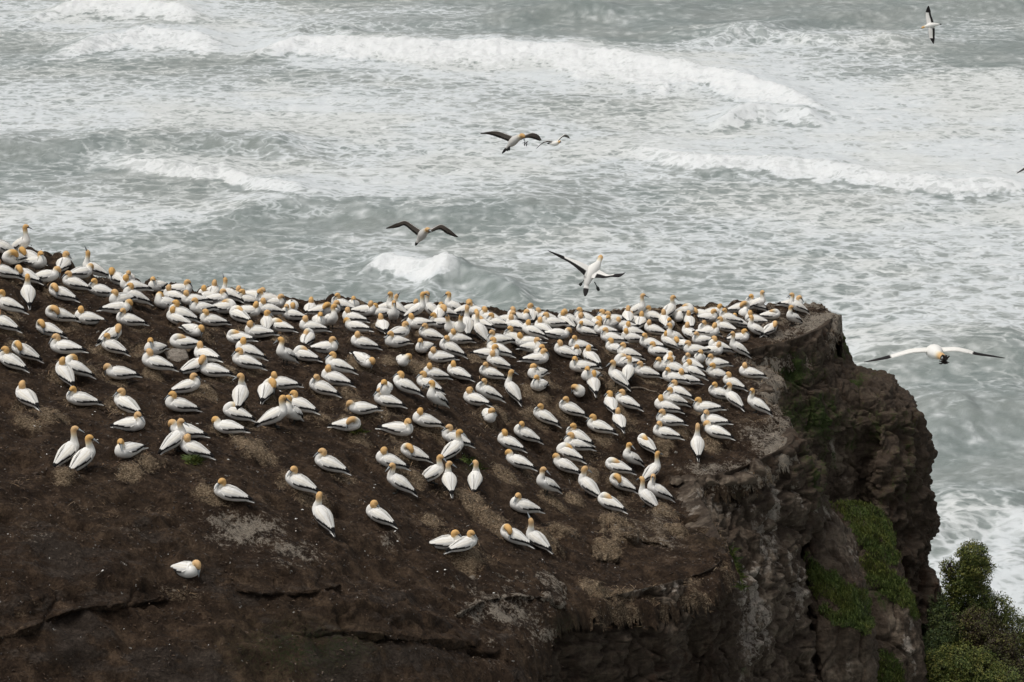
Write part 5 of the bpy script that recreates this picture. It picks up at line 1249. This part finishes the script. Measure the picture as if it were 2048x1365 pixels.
# ------------------------------------------------------------------ shrubs below the cliff
def shrub(balls, nleaf, label, mat, seed, twig=140, leaf=.035, name='shrub', sparse=()):
    r = np.random.RandomState(seed)
    S = []
    for (x, y, rx, ry, Yb) in balls:
        c = at(x, y, Yb); pm = FPX / np.hypot(Yb, 20)
        S.append((c, rx / pm, ry / pm))
    base = np.mean([s[0] for s in S], 0); base[2] = min(s[0][2] - s[2] for s in S)
    root = empty(name, tuple(base), label=label, category='shrub')
    vol = np.array([s[1] * s[2] * (.35 if i in sparse else 1) for i, s in enumerate(S)]); k = r.choice(len(S), nleaf, p=vol / vol.sum())
    d = r.normal(0, 1, (nleaf, 3)); d /= np.linalg.norm(d, axis=1, keepdims=True)
    rad = r.uniform(.25, 1, nleaf) ** .45
    C = np.array([s[0] for s in S])[k]; RX = np.array([s[1] for s in S])[k]; RY = np.array([s[2] for s in S])[k]
    lump = 1 + .42 * fbm(C[:, 0] + d[:, 0] * 1.7, C[:, 1] + d[:, 1] * 1.7, C[:, 2] + d[:, 2] * 1.7, 3, seed)
    p = C + d * (rad * lump)[:, None] * np.stack([RX, RX, RY], 1)
    gap = noise(p[:, 0] * 4.5, p[:, 1] * 4.5, p[:, 2] * 4.5, seed + 5) > -.30
    p = p[gap]; d = d[gap]; n = len(p)
    nrm = d + r.normal(0, .75, (n, 3)) + np.array([0, 0, .6]); nrm /= np.linalg.norm(nrm, axis=1, keepdims=True)
    t = np.cross(nrm, r.normal(0, 1, (n, 3))); t /= np.linalg.norm(t, axis=1, keepdims=True) + 1e-9; bi = np.cross(nrm, t)
    L = leaf * r.uniform(.6, 1.4, n)[:, None]
    V = np.stack([p - t * L, p + bi * L * .5 - nrm * L * .12, p + t * L, p - bi * L * .5 - nrm * L * .12], 1).reshape(-1, 3) - base
    F = np.arange(n * 4).reshape(n, 4)
    obj('foliage', mesh_np('foliage', V, F, mat, False), root)
    # branches and loose vine twigs
    VV = []; FF = []; n0 = 0
    for q in range(twig):
        i = r.randint(len(S)); c, rx, ry = S[i]
        dd = r.normal(0, 1, 3); dd[2] = abs(dd[2]) * .8; dd /= np.linalg.norm(dd)
        a = c + np.array([0, 0, -ry * .6]) + r.normal(0, rx * .2, 3); bnd = r.normal(0, rx * .25, 3)
        e = c + dd * np.array([rx, rx, ry]) * r.uniform(.8, 1.28); m = (a + e) / 2 + bnd
        w0 = .012 * r.uniform(.5, 1.6); prev = None
        for tt in np.linspace(0, 1, 6):
            pt = a * (1 - tt) ** 2 + 2 * m * tt * (1 - tt) + e * tt ** 2 - base; w = w0 * (1 - .7 * tt)
            VV += [pt + np.array([w, 0, 0]), pt + np.array([-w * .5, w * .87, 0]), pt + np.array([-w * .5, -w * .87, 0])]
            if prev is not None:
                for s in range(3): FF.append([prev + s, prev + (s + 1) % 3, n0 + (s + 1) % 3, n0 + s])
            prev = n0; n0 += 3
    obj('branches', mesh_np('branches', VV, FF, M_TWIG, False), root)
    return root
M_TWIG = mat_plain('vine_twig', (.050, .036, .032), .9, (.6, .55, .55), 10)
M_LEAF_OLIVE = mat_leaf('vine_leaf', [(0, (.026, .042, .010)), (.45, (.068, .100, .020)), (.8, (.125, .155, .036)), (1, (.19, .20, .06))], 2.0)
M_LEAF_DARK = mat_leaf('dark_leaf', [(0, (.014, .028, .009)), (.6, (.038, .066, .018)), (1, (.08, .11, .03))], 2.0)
M_LEAF_BROWN = mat_leaf('dry_leaf', [(0, (.030, .024, .016)), (.45, (.058, .048, .028)), (.7, (.066, .082, .022)), (1, (.12, .14, .04))], 2.0)
shrub([(1944,1108,33,26,74),(1950,1132,36,26,74),(1936,1160,44,34,74.3),(1898,1136,24,20,74.2),(1905,1168,24,34,74.4),(1940,1200,48,44,74.5)], 30000, 'tall vine-covered shrub column rising against the sea at lower right', M_LEAF_OLIVE, 1, 320, .028, sparse=(3, 4))
shrub([(1988,1222,44,40,74.8),(2020,1262,52,44,75),(2052,1305,56,50,75.2),(2086,1360,66,60,75.4)], 26000, 'yellow-green shrub sloping down to the right photo edge below the column', M_LEAF_OLIVE, 2, 260, .030)
shrub([(1952,1252,48,40,73.4),(1985,1290,54,46,73.2),(2022,1345,56,50,73)], 22000, 'brown twiggy shrub with sparse leaves in the middle of the thicket', M_LEAF_BROWN, 3, 360, .028)
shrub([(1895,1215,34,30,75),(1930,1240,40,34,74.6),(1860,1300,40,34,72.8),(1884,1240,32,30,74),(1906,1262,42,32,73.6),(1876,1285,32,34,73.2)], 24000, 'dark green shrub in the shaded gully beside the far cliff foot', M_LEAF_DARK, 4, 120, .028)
shrub([(1872,1335,38,40,71.6),(1912,1322,46,40,71.8),(1958,1340,48,44,71.8),(2000,1372,52,46,71.6),(1900,1390,60,40,71)], 30000, 'broad green bush filling the lower right corner below the thicket', M_LEAF_OLIVE, 5, 160, .030)
# a small dark bird at the edge of the shrub
c = at(1974, 1136, 74.2)
rt = empty('perched_bird', tuple(c), label='small black bird at the right edge of the vine-covered shrub column', category='bird')
V, F, tri, *_ = loft([(-.12, 0, .0, .01, .02, 0), (-.07, 0, .01, .02, .025, 0), (-.01, 0, .03, .045, .04, 0), (.04, 0, .055, .04, .038, 0), (.065, 0, .085, .028, .026, 0), (.09, 0, .10, .028, .026, 0), (.112, 0, .10, .014, .012, 0), (.135, 0, .095, .004, .004, 0)], 10, 24)
M_BLACK = mat_plain('black_plumage', (.012, .012, .014), .7)
obj('body', mesh_mix('body', V, F, tri, M_BLACK, np.zeros((len(V), 3))), rt)
for s in (1, -1):
    V, F, tri, *_ = loft([(.05, .03 * s, .06, .01, .008, 0), (.02, .045 * s, .045, .03, .010, 0), (-.06, .04 * s, .02, .022, .008, 0), (-.12, .03 * s, .005, .006, .004, 0)], 8, 14)
    obj('wing', mesh_mix('wing', V, F, tri, M_BLACK, np.zeros((len(V), 3))), rt)
